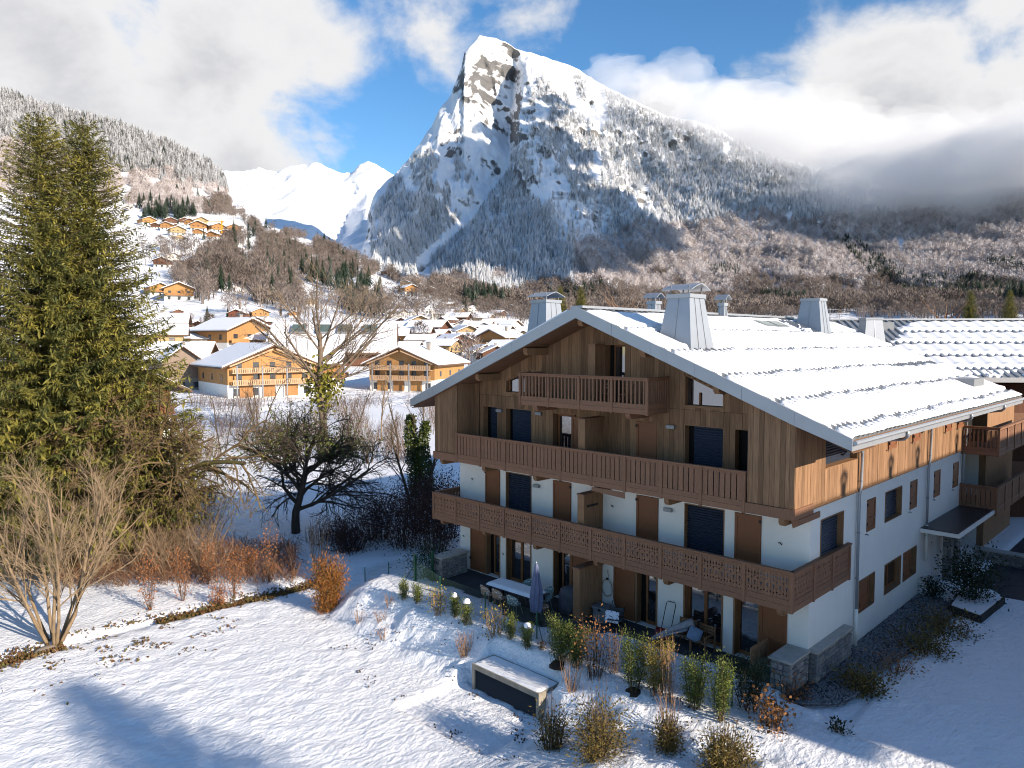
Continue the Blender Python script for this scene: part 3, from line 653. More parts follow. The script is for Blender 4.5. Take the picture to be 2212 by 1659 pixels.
MB().prism([(-7.45, 5.05), (-7.45, 5.19), (-5.98, 5.19), (-5.98, 4.97)], 'y', -1.40, -1.375).build('fascia_board', BALC, CH)['label'] = 'sagging loose board under the balcony'
# partitions between the flats on each floor
for z0, z1, y0 in ((.0, 2.06, -1.46), (2.62, 4.80, -1.22), (5.42, 7.63, -1.20), (8.14, 10.38, -.62)):
    s = MB().box(-8.22, -7.98, y0 + .05, -.03, z0, z1 - .06).build('partition', PLANK, CH)
    MB().box(-8.26, -7.94, y0, y0 + .05, z0, z1 - .06).build('end_board', REVEAL, s); MB().box(-8.28, -7.92, y0 - .03, -.03, z1 - .06, z1).build('cap_board', BALC, s)
B('strap_hinge', -7.978, -7.955, -1.0, -.35, 4.28, 4.36, BLACK, CH)
B('timber_block', -1.9, .25, 20.85, 27.0, -.2, 7.6, PLANK, CH)
for y0, y1 in ((-1.25, -.72), (-.66, -.12)): B('low_panel', -1.28, -1.24, y0, y1, .05, .98, PLANK, CH)

# roof
rt = MB().prism([(XR, ZR - .02), (XE1 - .05, zr(XE1 - .05) - .02), (XE1 - .05, zr(XE1 - .05) - .30), (XR, ZR - .34)], 'y', YF + .06, YB).build('roof', SOFFIT, CH)
rt2 = MB().prism([(XR, ZR - .02), (XR, ZR - .34), (XE0 + .05, zr(XE0 + .05) - .30), (XE0 + .05, zr(XE0 + .05) - .02)], 'y', YF + .06, YB).build('roof', SOFFIT, CH)
for sgn, xe in ((1, XE1), (-1, XE0)):
    N = 6
    for i in range(N):
        xa = XR + (xe - XR) * i / N + (.004 * sgn if i else 0); xb = XR + (xe - XR) * (i + 1) / N - .004 * sgn
        MB().prism([(xa, zr(xa) + .04), (xb, zr(xb) + .04), (xb, zr(xb) - (.30 if i == N - 1 else .38)), (xa, zr(xa) - .38)], 'y', YF - .02, YF + .055).build('barge_board', ZINC, CH)
    for i in range(12):        # soffit boards
        x0 = XR + (xe - XR) * i / 12; x1 = XR + (xe - XR) * (i + 1) / 12 - .012 * sgn
        MB().prism([(x0, sof(x0) + .02), (x1, sof(x1) + .02), (x1, sof(x1)), (x0, sof(x0))], 'y', YF + .06, 0.3).build('soffit_board', SOFFIT, CH)
for x in (XR, -10.9, -13.7, -5.35, -2.55, -15.6, -.5):
    MB().prism([(-1.32, sof(x) - .02), (-1.32, sof(x) - .20), (-1.22, sof(x) - .30), (.1, sof(x) - .30), (.1, sof(x) - .02)], 'x', x - .10, x + .10).build('purlin', REVEAL, CH)
SLN = math.hypot(1, SL)
MB().prism([(XR, ZR - .012), (XE1 - .04, zr(XE1 - .04) - .012), (XE1 - .04, zr(XE1 - .04) - .016), (XR, ZR - .016)], 'y', YF + .06, YB).build('roof_sheet', ZINCD, CH)
rib = MB().prism([(-.075, 0), (-.045, .08), (.045, .08), (.075, 0)], 'x', 0, (XE1 - XR) * SLN - .1).mesh('roof_rib', ZINCD)
yy = YF + .35
while yy < YB - .1:
    o = link('roof_rib', rib, rt); o.location = (XR + .02, yy, ZR - .02); o.rotation_euler = (0, math.atan(SL), 0); yy += .38
B('ridge_cap', XR - .28, XR + .28, YF + .05, YB, ZR - .02, ZR + .07, ZINC, CH)
# roof snow, thinner along the snow guards where the ribs show
ROWS = np.array([-6.1, -4.2, -2.33, -.58, 1.1])
su = np.concatenate([[XR + .32], np.arange(XR + .42, XE1 - .06, .062), [XE1 - .03]]); sv = np.arange(YF + .03, YB - .02, .045)
SX, SY = np.meshgrid(su, sv, indexing='ij')
rr = vfbm(SX * .9, SY * .5, 3); edge = np.minimum(SX - su[0], 9) ; 
th = .15 + .05 * (rr - .5) + .03 * (vfbm(SX * 3, SY * 3, 3) - .5)
wav = (vnoise(SY * 1.4, SX * 0 + 4) - .5) * .16 + (vnoise(SY * 5.5, SX * 0 + 9) - .5) * .10
phase = np.clip((np.abs(((SY - (YF + .35)) / .38) % 1 - .5) * 2 - .34) / .42, 0, 1)        # 1 on a rib
for j, r in enumerate(ROWS):
    ln = (.30 + .70 * phase) * [.22, .28, .34, .34, .24][j] * (.45 + 1.0 * vnoise(SY * .7 + 5 * j, SY * 0 + j)) + (.25 * sstep(10, 17, SY) if j == 2 else 0)
    q = SX - (r + wav); on = sstep(-.07, .0, q) * (1 - sstep(ln, ln + .06, q))
    th = th * (1 - on) + on * (-.03 + .05 * (vnoise(SX * 6, SY * 7) - .4))
    th += .03 * np.exp(-((q + .16) / .14) ** 2)
th = np.where(SX < XR + .36, .0, th); th *= sstep(XR + .30, XR + .75, SX + .25 * vnoise(SY * 1.1, SX * 0)) 
front = sstep(YF + .0, YF + .22, SY); th *= .35 + .65 * front
for cx, cy_, w, l in ((-5.0, .85, 1.0, 1.1), (-6.6, 15.9, 1.05, 1.0)): th = np.where((abs(SX - cx) < w * .8) & (abs(SY - cy_) < l * .85), 0.0, th)
th = np.where((SX > -7.3) & (SX < -6.5) & (SY > 10.4) & (SY < 13.0), -.02, th)
th = np.where((SX > -7.6) & (SX < -6.0) & (SY > 13.2) & (SY < 15.2) & (vnoise(SX * 3, SY * 3) > .35), -.01, th)
SZ = ZR - SL * (SX - XR) + th - .015 - .05 * (SX > XE1 - .05)
V = np.stack([SX, SY, SZ], -1).reshape(-1, 3)
np_mesh('roof_snow', V, grid_faces(len(su), len(sv)), SNOWR, CH, smooth=True)
MB().prism([(XR - .35, ZR - .16), (XE0 + .1, zr(XE0 + .1) - .02), (XE0 + .1, zr(XE0 + .1) + .1), (XR - .5, ZR - .06)], 'y', YF + .08, YB - .1).build('roof_snow', SNOWR, CH)
# eaves gutter and fascia
for k in range(14):
    y0 = YF + (YB - YF) * k / 14; B('eave_fascia', XE1 - .055, XE1 - .01, y0 + .004, y0 + (YB - YF) / 14 - .004, zr(XE1) - .30, zr(XE1) - .035, ZINC, CH)
MB().tube([(XE1 + .05, YF + .02, 7.70), (XE1 + .05, YB, 7.70)], .07, 8).build('gutter', ZINC, CH)
def downpipe(ye, yw, zb):
    o = MB().tube([(XE1 + .05, ye, 7.68), (XE1 + .05, ye + .02, 7.48), (XE1 - .1, ye + .12, 7.36), (XE1 - .5, ye + .4, 7.28), (.35, yw - .3, 7.05), (.17, yw, 6.85), (.15, yw, 5.55), (.10, yw, 5.2), (.10, yw, 1.25)], [.05] * 9, 8).build('downpipe', ZINC, CH, True)
    MB().tube([(.10, yw, 1.25), (.10, yw, zb)], .062, 10).build('pipe_foot', PLASTER, o, True)
    for z in (6.7, 5.7, 3.9, 2.3): MB().tube([(.15 if z > 5.5 else .10, yw, z), (.15 if z > 5.5 else .10, yw, z + .05)], .062, 8).build('bracket', ZINCD, o)
downpipe(3.0, 3.78, -.08); downpipe(10.8, 11.68, 2.78); downpipe(16.5, 17.25, 2.8)
B('drain_slab', -.0 + .02, .55, 3.5, 4.15, -.15, -.06, CONC, CH)

# chimneys: tapering zinc cases with a vented hat
def chimney(cx, cy_, w, l, zlo, ztop, parent, hat=True, taper=.58, z0=None):
    wt, lt = w * taper, l * taper; b = MB(); vb = []
    for (hw, hl, z) in ((w / 2, l / 2, zlo), (wt / 2, lt / 2, ztop)):
        vb += [(cx - hw, cy_ - hl, z), (cx + hw, cy_ - hl, z), (cx + hw, cy_ + hl, z), (cx - hw, cy_ + hl, z)]
    b.v = vb; b.f = [(0, 1, 5, 4), (1, 2, 6, 5), (2, 3, 7, 6), (3, 0, 4, 7), (4, 5, 6, 7)]
    o = b.build('chimney', ZINC, parent)
    def lerp(f0, f1, t, face):
        hw, hl = (w + (wt - w) * t) / 2, (l + (lt - l) * t) / 2; z = zlo + (ztop - zlo) * t
        return {'f': (cx - hw + 2 * hw * f0, cy_ - hl - f1, z), 'r': (cx + hw + f1, cy_ - hl + 2 * hl * f0, z)}[face]
    for face, cuts in (('f', (.5,)), ('r', (.33, .66))):
        for c in cuts: MB().tube([lerp(c, .012, .0, face), lerp(c, .012, 1, face)], .016, 4).build('seam', ZINC, o)
    MB().box(cx - wt / 2 - .05, cx + wt / 2 + .05, cy_ - lt / 2 - .05, cy_ + lt / 2 + .05, ztop, ztop + .14).build('collar', ZINC, o)
    if hat:
        h = .30; cw, cl = wt / 2 + .18, lt / 2 + .14
        for sx in (-1, 1):
            for sy in (-1, 1): MB().box(cx + sx * wt * .42 - .02, cx + sx * wt * .42 + .02, cy_ + sy * lt * .42 - .02, cy_ + sy * lt * .42 + .02, ztop + .14, ztop + .14 + h).build('hat_leg', ZINCD, o)
        prof = [(cy_ - cl, ztop + .30), (cy_ - cl * .45, ztop + .44), (cy_, ztop + .52), (cy_ + cl * .45, ztop + .44), (cy_ + cl, ztop + .30)]
        MB().prism(prof + [(p, z - .03) for p, z in reversed(prof)], 'x', cx - cw, cx + cw).build('hat', ZINC, o)
    return o
chimney(-5.0, .85, 1.52, 1.70, 9.8, 12.02, CH); chimney(-14.4, 3.8, 1.6, 1.75, 9.0, 12.30, CH); chimney(-6.63, 15.85, 1.5, 1.4, 10.6, 12.55, CH, False, .62)
chimney(-7.75, 8.5, .42, .45, 11.3, 12.1, CH, True, .6); chimney(-9.3, 8.9, .42, .45, 11.0, 12.15, CH, True, .6); chimney(-10.2, 6.6, .6, .6, 10.6, 12.2, CH, True, .7)
sk = MB()
for y0, y1 in ((10.5, 11.7), (11.76, 12.95)): sk.prism([(-7.25, ZR - SL * (.87) + .12), (-6.6, ZR - SL * 1.52 + .12), (-6.6, ZR - SL * 1.52 - .02), (-7.25, ZR - SL * .87 - .02)], 'y', y0, y1)
so_ = sk.build('skylight', ZINCD, CH)
for y0, y1 in ((10.6, 11.6), (11.86, 12.85)): MB().prism([(-7.18, ZR - SL * .94 + .13), (-6.67, ZR - SL * 1.45 + .13), (-6.67, ZR - SL * 1.45 + .125), (-7.18, ZR - SL * .94 + .125)], 'y', y0, y1).build('pane', mat('skylight_glass', (.10, .16, .14), .05, spec=.8), so_)
B('roof_hatch', -.35, .55, 16.6, 18.4, 8.35, 8.75, ZINCD, CH).rotation_euler = (0, 0, 0)

# stone walls by the terrace ends, every stone its own piece
def stone_wall(name, label, x0, x1, y0, y1, z0, z1, faces, capover=.04, scale=1.0, cat='wall'):
    t = thing(name, label, cat); core = B('core', x0 + .05, x1 - .05, y0 + .05, y1 - .05, z0, z1 - .05, MORTAR, t)
    for axis, plane, a0, a1, sgn in faces:
        z = z0
        while z < z1 - .08:
            h = min(random.uniform(.12, .2) * scale, z1 - .05 - z)
            if z1 - .05 - (z + h) < .07: h = z1 - .05 - z
            a = a0
            while a < a1 - .02:
                w = random.uniform(.14, .36) * scale
                if a1 - (a + w) < .12 * scale: w = a1 - a
                g = .012; dep = random.uniform(.045, .075); b = MB(); j = lambda: random.uniform(-.012, .012)
                c = [(a + g + j(), z + g + j()), (a + w - g + j(), z + g + j()), (a + w - g + j(), z + h - g + j()), (a + g + j(), z + h - g + j())]
                ca, cz = a + w / 2, z + h / 2
                inn = [(ca + (p - ca) * .84, cz + (q - cz) * .80) for p, q in c]
                pt = (lambda p, d, q: (p, plane + sgn * d, q)) if axis == 'y' else (lambda p, d, q: (plane + sgn * d, p, q))
                b.v = [pt(p, -.05, q) for p, q in c] + [pt(p, dep * .45, q) for p, q in c] + [pt(p, dep * .7, q) for p, q in inn]
                for k in range(4):
                    k2 = (k + 1) % 4; b.f += [(k, k2, 4 + k2, 4 + k), (4 + k, 4 + k2, 8 + k2, 8 + k)]
                b.f.append((8, 9, 10, 11)); me = b.mesh('stone', STONE); bm = bmesh.new(); bm.from_mesh(me); bmesh.ops.recalc_face_normals(bm, faces=bm.faces); bm.to_mesh(me); bm.free()
                link('stone', me, t); a += w
            z += h
    B('cap_slab', x0 - capover, x1 + capover, y0 - capover, y1 + capover, z1 - .05, z1 + .02, CAP, t); return t
stone_wall('stone_wall', 'low grey stone wall with pale cap beside the green garden gate', -16.05, -15.44, -1.85, -.32, -.05, .95, (('y', -1.8, -16.0, -15.44, -1), ('x', -15.49, -1.85, -.32, 1)))
stone_wall('stone_wall', 'short stone wall with brown cap closing the right end of the terrace', -.60, .06, -1.30, -.05, -.25, .92, (('y', -1.25, -.6, .06, -1), ('x', .01, -1.3, -.05, 1)))
stone_wall('stone_wall', 'stone plinth along the shaded side wall of the chalet', .03, .30, .02, 2.92, -.2, .90, (('x', .25, .02, 2.92, 1), ('y', .07, .03, .3, -1)), .03)

# entrance canopy, side balconies at the far end
B('porch_roof', .02, 1.46, 11.06, 17.05, 2.56, 2.72, PLASTER, CH); B('porch_roofing', .03, 1.40, 11.1, 17.0, 2.722, 2.75, mat('wet_felt', (.022, .024, .030), .35, noise=.4, nscale=1.5), CH)
for y in (13.5, 14.6): stone_wall('stone_pillar', 'slim stone pillar under the porch roof, ' + ('nearer the camera' if y < 14 else 'farther from the camera'), .25, .62, y, y + .35, -.1, 2.54, (('y', y + .05, .25, .62, -1), ('x', .57, y, y + .35, 1)), .0, 1.0, 'pillar')
run(CH, (.04, 17.1), (1.5, 17.1), 2, 5.22, 6.54, bal, 8, 'baluster'); run(CH, (1.5, 17.12), (1.5, 26.6), 7, 5.22, 6.54, slat, 7, 'slat', ends=(False, True))
run(CH, (.04, 17.1), (1.5, 17.1), 2, 2.5, 3.78, slat, 7, 'slat'); run(CH, (1.5, 17.12), (1.5, 26.6), 7, 2.5, 3.78, slat, 7, 'slat', ends=(False, True))
for z in (5.4, 2.68): B('balcony_floor', -1.85, 1.45, 17.15, 26.5, z - .2, z, SOFFIT, CH)
B('porch_wall', -1.9, -1.86, 17.12, 26.6, -.2, 7.6, PLANK, CH); B('porch_wall', -1.84, .0, 17.32, 17.42, -.2, 2.4, DARK, CH)
for a, c, z0 in ((18.2, 19.1, 5.45), (19.8, 20.6, 5.45), (18.2, 19.1, 2.7)): shutter('x', -1.84, a, c, z0, z0 + 2.05, CH, 1)
B('white_panel', -1.85, -1.80, 19.2, 20.3, 2.7, 4.8, PLASTER, CH)
# ------------------------------------------------------------------ plants: generators
def cards(P, size, aspect=.5, dirs=None, droop=0.0, r=None):
    """rhombus leaves: centre-base points P, lengths size, optional growth directions"""
    r = r or rng; n = len(P); P = np.asarray(P, float); size = np.asarray(size, float).reshape(-1, 1) * np.ones((n, 1))
    d = r.normal(size=(n, 3)) if dirs is None else np.asarray(dirs, float) + r.normal(size=(n, 3)) * .35
    d[:, 2] -= droop; d /= np.linalg.norm(d, axis=1, keepdims=True) + 1e-9
    a = np.cross(d, r.normal(size=(n, 3))); a /= np.linalg.norm(a, axis=1, keepdims=True) + 1e-9
    w = a * size * aspect * .5; m = P + d * size * .45
    V = np.stack([P, m + w, P + d * size, m - w], 1).reshape(-1, 3); F = np.arange(4 * n).reshape(-1, 4); return V, F
def cat_VF(parts):
    Vs, Fs, k = [], [], 0
    for V, F in parts: Vs.append(V); Fs.append(F + k); k += len(V)
    return np.concatenate(Vs), np.concatenate(Fs)
def mesh_VF(name, V, F, m, smooth=False):
    o = np_mesh(name, V, F, m, None, smooth); me = o.data; bpy.data.objects.remove(o); return me

def spruce_meshes(H, Rr, seed, step=.25, tw=.06):
    r = np.random.default_rng(seed); P, Dn, Sz, As = [], [], [], []; trunk = MB(); trunk.tube([(0, 0, -.3), (.05, .02, H * .4), (0, 0, H)], [H * .016, H * .010, .02], 8); wood = MB()
    h = H * .05
    while h < H * .985:
        rel = h / H; Lm = Rr * (1 - rel) ** .72 * (.35 + .65 * min(1, rel / .10)); nb = int(9 + 4 * (1 - rel))
        for k in range(nb):
            az = 2 * math.pi * (k + r.random()) / nb + h * 2.4; L = Lm * r.uniform(.62, 1.16) + .12; up = .42 * rel - .12; hz = h + r.uniform(-.15, .15)
            o = np.array([math.cos(az), math.sin(az), 0]); s = np.arange(.10, 1.0, tw / max(L, .3))
            s = np.append(s, 1.0); z = hz + L * (up * s - .30 * (1 - rel) * s ** 1.3 + .24 * s ** 4)
            C = o[None] * (L * s)[:, None]; C[:, 2] = z
            if L > .8: wood.tube([(0, 0, hz), tuple(C[len(C) // 2]), tuple(C[-1])], [.035 * L / Rr + .008, .018, .006], 3, False)
            side = np.array([-math.sin(az), math.cos(az), 0])
            for sg in (-1, 1):
                d = o[None] * .75 + side[None] * sg * r.uniform(.5, 1.0, (len(s), 1)) + np.array([0, 0, -.42])[None] * (1 - rel * .8)
                P.append(C); Dn.append(d); Sz.append((.17 + .36 * L / Rr * (1 - .55 * s)) * r.uniform(.6, 1.3, len(s)))
            hang = r.random(len(s)) < (.9 - .5 * rel)          # curtains of hanging twigs
            Ch = C[hang] + r.normal(size=(hang.sum(), 3)) * .10; P.append(Ch); Dn.append(np.tile(np.array([0, 0, -1.0]) + o * .15, (len(Ch), 1))); Sz.append((.18 + .36 * (1 - rel)) * r.uniform(.5, 1.4, len(Ch)))
            P.append(C[-2:]); Dn.append(np.tile(o + np.array([0, 0, .35]), (2, 1))); Sz.append(np.full(2, .28))
        h += step * (1.25 - .6 * rel) * r.uniform(.8, 1.2)
    P = np.concatenate(P); Dn = np.concatenate(Dn); Sz = np.concatenate(Sz)
    V, F = cards(P, Sz * .92, .19, Dn, .0, r)
    return trunk.mesh('trunk', BARK, True), wood.mesh('branch', BARK), mesh_VF('needles', V, F, NEEDLE)

def grow(b, p, d, L, rad, lvl, maxl, prm, r, tips):
    """recursive bare branch; prm: children per level, spread, droop/up per level, wander"""
    n = 5 if lvl < 2 else (4 if lvl < maxl else 3); pts = [Vector(p)]; dd = Vector(d).normalized()
    for i in range(n):
        w = prm['wander'] * (1 + .3 * lvl)
        dd = (dd + Vector(r.normal(size=3)) * w + Vector((0, 0, prm['up'][min(lvl, len(prm['up']) - 1)]))).normalized()
        pts.append(pts[-1] + dd * (L / n))
    end = rad * (.55 if lvl < maxl else .35)
    rads = [rad + (end - rad) * i / n for i in range(n + 1)]
    b[0 if lvl <= prm.get('split', 1) else 1].tube(pts, rads, 7 if lvl == 0 else (5 if lvl == 1 else 3), False)
    tips.append(pts[-1].copy())
    if lvl >= maxl: return
    nc = prm['n'][lvl]
    for k in range(nc):
        t = prm.get('first', .3) + (1 - prm.get('first', .3)) * ((k + r.random()) / nc) if lvl == 0 else .15 + .85 * (k + r.random()) / nc
        f = t * n; i = min(int(f), n - 1); q = pts[i].lerp(pts[i + 1], f - i); base = (pts[i + 1] - pts[i]).normalized()
        a = base.cross(Vector(r.normal(size=3))).normalized(); sp = prm['spread'][min(lvl, len(prm['spread']) - 1)] * r.uniform(.7, 1.25)
        cd = base * math.cos(sp) + a * math.sin(sp)
        cl = L * prm['len'][min(lvl, len(prm['len']) - 1)] * r.uniform(.6, 1.2) * (1.15 - .55 * t); cr = max(rads[i] * prm['rr'] * r.uniform(.7, 1.0), prm['rmin'])
        grow(b, q, cd, cl, cr, lvl + 1, maxl, prm, r, tips)
def bare_meshes(seed, L, rad, maxl, prm, stems=1, lean=0.0, m=BARK, m2=None):
    r = np.random.default_rng(seed); b = (MB(), MB()); tips = []
    for s in range(stems):
        a = 2 * math.pi * (s + r.random() * .6) / stems; ln = lean * r.uniform(.5, 1.2) if stems > 1 else 0
        grow(b, (math.cos(a) * .15 * (stems > 1), math.sin(a) * .15 * (stems > 1), -.25), (math.cos(a) * ln, math.sin(a) * ln, 1), L * r.uniform(.8, 1.1), rad * (r.uniform(.6, 1) if stems > 1 else 1), 0, maxl, prm, r, tips)
    return b[0].mesh('trunk', m, True), b[1].mesh('twigs', m2 or m), tips
def leafy(name, label, cat, loc, stems, h, rad, leafm, nleaf, lsize, aspect=.5, stemm=DSTEM, shape='up', seed=0, cap=False, group=None, wide=.35, srad=.012, bare=0, lo=.15, fname='foliage'):
    """shrub: thin stems from one foot with leaves along them"""
    r = np.random.default_rng(seed + 100); t = thing(name, label, cat, loc, 0, group); b = MB(); P, Dn = [], []
    for k in range(stems + bare):
        a = r.uniform(0, 2 * math.pi); hh = h * (r.uniform(.7, 1.05) if k < stems else r.uniform(1.1, 1.7)); sp = rad * math.sqrt(r.random()) * (1 if k < stems else .7)
        p0 = np.array([math.cos(a) * sp * wide, math.sin(a) * sp * wide, -.1]); p2 = np.array([math.cos(a) * sp, math.sin(a) * sp, hh]); p1 = (p0 + p2) / 2 + r.normal(size=3) * .05 * h
        b.tube([p0, p1, p2], [srad, srad * .8, srad * .4], 3, False)
        if k < stems or bare == 0:
            n = max(1, nleaf // stems); s = r.uniform(lo, 1.0, n) ** .8
            c = np.where(s[:, None] < .5, p0 + (p1 - p0) * (s[:, None] * 2), p1 + (p2 - p1) * (s[:, None] * 2 - 1))
            off = r.normal(size=(n, 3)) * rad * (.20 if shape == 'up' else .32); c = c + off; c[:, 2] = np.maximum(c[:, 2], .03); P.append(c)
            dd = off / (np.linalg.norm(off, axis=1, keepdims=True) + 1e-6) * .8 + np.array([0, 0, .8 if shape == 'up' else .25]); Dn.append(dd)
    b.build('stems', stemm, t)
    if P:
        P = np.concatenate(P); Dn = np.concatenate(Dn); V, F = cards(P, lsize * r.uniform(.6, 1.3, len(P)), aspect, Dn, 0, r); np_mesh(fname, V, F, leafm, t)
    if cap: lump(MB(), (0, 0, h * .97), rad * .55, .12, r).build('snow_cap', SNOWR, t, True)
    return t
def lump(b, c, rx, h, r, n=9):
    prof = [(rx, -.05), (rx * 1.0, 0), (rx * .8, h * .6), (rx * .4, h * .95), (.01, h)]; k0 = len(b.v); b.lathe(prof, n)
    for i in range(k0, len(b.v)):
        v = b.v[i]; b.v[i] = (c[0] + v[0] * r.uniform(.8, 1.2), c[1] + v[1] * r.uniform(.8, 1.2), c[2] + v[2])
    return b

# ------------------------------------------------------------------ far woods (one mass each)
def far_conifer(seed, m, blades=9, tiers=6):
    r = np.random.default_rng(seed); b = MB()
    for k in range(tiers):
        z = 1.0 - .9 * (k + 1) / tiers; R0 = .30 * ((k + 1) / tiers) ** .9; zt = z + .30
        for j in range(blades):
            a = 2 * math.pi * (j + r.random() * .7) / blades; w = 2.6 / blades; q = R0 * r.uniform(.7, 1.2)
            i = len(b.v); b.v += [(0, 0, zt), (math.cos(a - w / 2) * q * .8, math.sin(a - w / 2) * q * .8, z + .03), (math.cos(a) * q * 1.1, math.sin(a) * q * 1.1, z - .05 * r.random()), (math.cos(a + w / 2) * q * .8, math.sin(a + w / 2) * q * .8, z + .03)]; b.f.append((i, i + 1, i + 2, i + 3))
    b.tube([(0, 0, -.08), (0, 0, .3)], .02, 4, False); return b.mesh('far_conifer', m)
def far_bare(seed, m, n=90, w=.011):
    r = np.random.default_rng(seed); b = MB(); b.tube([(0, 0, -.08), (0, 0, .5)], [.028, .016], 4, False)
    for k in range(n):
        a = r.uniform(0, 2 * math.pi); u = r.random(); z = .22 + .72 * u; R0 = .36 * math.sin(math.pi * min(1, .15 + .85 * u)) ** .7 * math.sqrt(r.random())
        p = np.array([math.cos(a) * R0, math.sin(a) * R0, z]); d = np.array([math.cos(a) * .5, math.sin(a) * .5, .9]) + r.normal(size=3) * .35; d /= np.linalg.norm(d); s = np.cross(d, r.normal(size=3)); s /= np.linalg.norm(s); L = r.uniform(.10, .22)
        i = len(b.v); b.v += [tuple(p - s * w), tuple(p + s * w), tuple(p + d * L)]; b.f.append((i, i + 1, i + 2))
    return b.mesh('far_bare', m)
def frost_mat(name, dark, snowc, lo, hi):
    m = bpy.data.materials.new(name); m.use_nodes = True; N, L = m.node_tree.nodes, m.node_tree.links; p = N['Principled BSDF']; p.inputs['Roughness'].default_value = .8; p.inputs['Specular IOR Level'].default_value = .1
    tcn = N.new('ShaderNodeTexCoord'); t = N.new('ShaderNodeTexNoise'); t.inputs['Scale'].default_value = 9; L.new(tcn.outputs['Object'], t.inputs['Vector'])
    oi = N.new('ShaderNodeObjectInfo'); ad = N.new('ShaderNodeMath'); ad.operation = 'MULTIPLY_ADD'; L.new(oi.outputs['Random'], ad.inputs[0]); ad.inputs[1].default_value = .35; L.new(t.outputs['Fac'], ad.inputs[2])
    mr = N.new('ShaderNodeMapRange'); L.new(ad.outputs[0], mr.inputs['Value']); mr.inputs['From Min'].default_value = lo; mr.inputs['From Max'].default_value = hi
    mx = N.new('ShaderNodeMix'); mx.data_type = 'RGBA'; L.new(mr.outputs[0], mx.inputs['Factor']); mx.inputs['A'].default_value = (*dark, 1); mx.inputs['B'].default_value = (*snowc, 1); L.new(mx.outputs['Result'], p.inputs['Base Color']); return m
FROSTC = frost_mat('frosted_conifer_mat', (.10, .11, .10), (.70, .72, .75), .46, .66); FROSTB = frost_mat('frosted_beech_mat', (.19, .145, .125), (.60, .56, .56), .46, .78)
FROSTL = frost_mat('grey_conifer_mat', (.085, .085, .08), (.56, .57, .59), .50, .82)
BROWNB = frost_mat('brown_wood_mat', (.086, .068, .056), (.24, .20, .18), .45, .85); DARKC = frost_mat('dark_conifer_mat', (.016, .030, .018), (.10, .12, .10), .62, .95)
def gn_forest(name, label, pts, scl, me, cat='forest'):
    if len(pts) == 0: return
    proto = bpy.data.objects.new('far_tree', me)
    pm = bpy.data.meshes.new(name); pm.vertices.add(len(pts)); pm.vertices.foreach_set('co', np.asarray(pts, np.float32).ravel())
    at = pm.attributes.new('scl', 'FLOAT', 'POINT'); at.data.foreach_set('value', np.asarray(scl, np.float32)); ar = pm.attributes.new('rot', 'FLOAT', 'POINT'); ar.data.foreach_set('value', rng.uniform(0, 6.28, len(pts)).astype(np.float32))
    o = link(name, pm); tag(o, label, cat, kind='stuff')
    ng = bpy.data.node_groups.new(name, 'GeometryNodeTree'); ng.interface.new_socket('Geometry', in_out='INPUT', socket_type='NodeSocketGeometry'); ng.interface.new_socket('Geometry', in_out='OUTPUT', socket_type='NodeSocketGeometry')
    N, L = ng.nodes, ng.links; gi = N.new('NodeGroupInput'); go = N.new('NodeGroupOutput'); ip = N.new('GeometryNodeInstanceOnPoints'); oi = N.new('GeometryNodeObjectInfo'); oi.inputs['Object'].default_value = proto; oi.inputs['As Instance'].default_value = True
    sa = N.new('GeometryNodeInputNamedAttribute'); sa.data_type = 'FLOAT'; sa.inputs['Name'].default_value = 'scl'; ra = N.new('GeometryNodeInputNamedAttribute'); ra.data_type = 'FLOAT'; ra.inputs['Name'].default_value = 'rot'; cx = N.new('ShaderNodeCombineXYZ'); L.new(ra.outputs[0], cx.inputs['Z'])
    L.new(gi.outputs[0], ip.inputs['Points']); L.new(oi.outputs['Geometry'], ip.inputs['Instance']); L.new(sa.outputs[0], ip.inputs['Scale']); L.new(cx.outputs[0], ip.inputs['Rotation']); L.new(ip.outputs[0], go.inputs[0])
    md = o.modifiers.new('forest', 'NODES'); md.node_group = ng; return o
def in_poly(px, py, poly):
    c = np.zeros(len(px), bool); n = len(poly)
    for i in range(n):
        (x1, y1), (x2, y2) = poly[i], poly[(i + 1) % n]; k = ((y1 > py) != (y2 > py)) & (px < (x2 - x1) * (py - y1) / (y2 - y1 + 1e-9) + x1); c ^= k
    return c
def wood(poly, n, trees, nzmin=.0):
    P = np.array(poly, float); lo, hi = P.min(0), P.max(0); out = []
    px = rng.uniform(lo[0], hi[0], n * 3); py = rng.uniform(lo[1], hi[1], n * 3); k = in_poly(px, py, poly); px, py = px[k][:n], py[k][:n]
    for x, y in zip(px, py):
        h = hit(x, y, trees)
        if h and h[1].z > nzmin: out.append((h[0].x, h[0].y, h[0].z, x, y))
    return np.array(out).reshape(-1, 5)
MASSIF = [(798, 470), (855, 385), (930, 300), (985, 330), (1060, 420), (1100, 370), (1138, 240), (1160, 170), (1250, 165), (1330, 205), (1440, 256), (1560, 292), (1700, 356), (1990, 426), (2212, 412), (2400, 390), (2400, 640), (2212, 660), (1500, 690), (1200, 690), (900, 625), (805, 580)]
m1 = wood(MASSIF, 46000, (BV_M, BV_H), .14)
thin = vfbm(m1[:, 3] / 45, m1[:, 4] / 60, 3); keep = thin > np.where((m1[:, 3] < 1300) & (m1[:, 4] < 470),   .42, .20); m1 = m1[keep]; m1 = m1[(blur_poly(CLIFFS, m1[:, 3], m1[:, 4]) < .5) | (rng.random(len(m1)) < .18)]
couloir = np.abs(m1[:, 3] - np.interp(m1[:, 4], [330, 480, 560], [1100, 1005, 915])) < 16; m1 = m1[~couloir]
vx, vy = m1[:, 3], m1[:, 4]; nz_ = vfbm(vx / 60, vy / 45, 3)
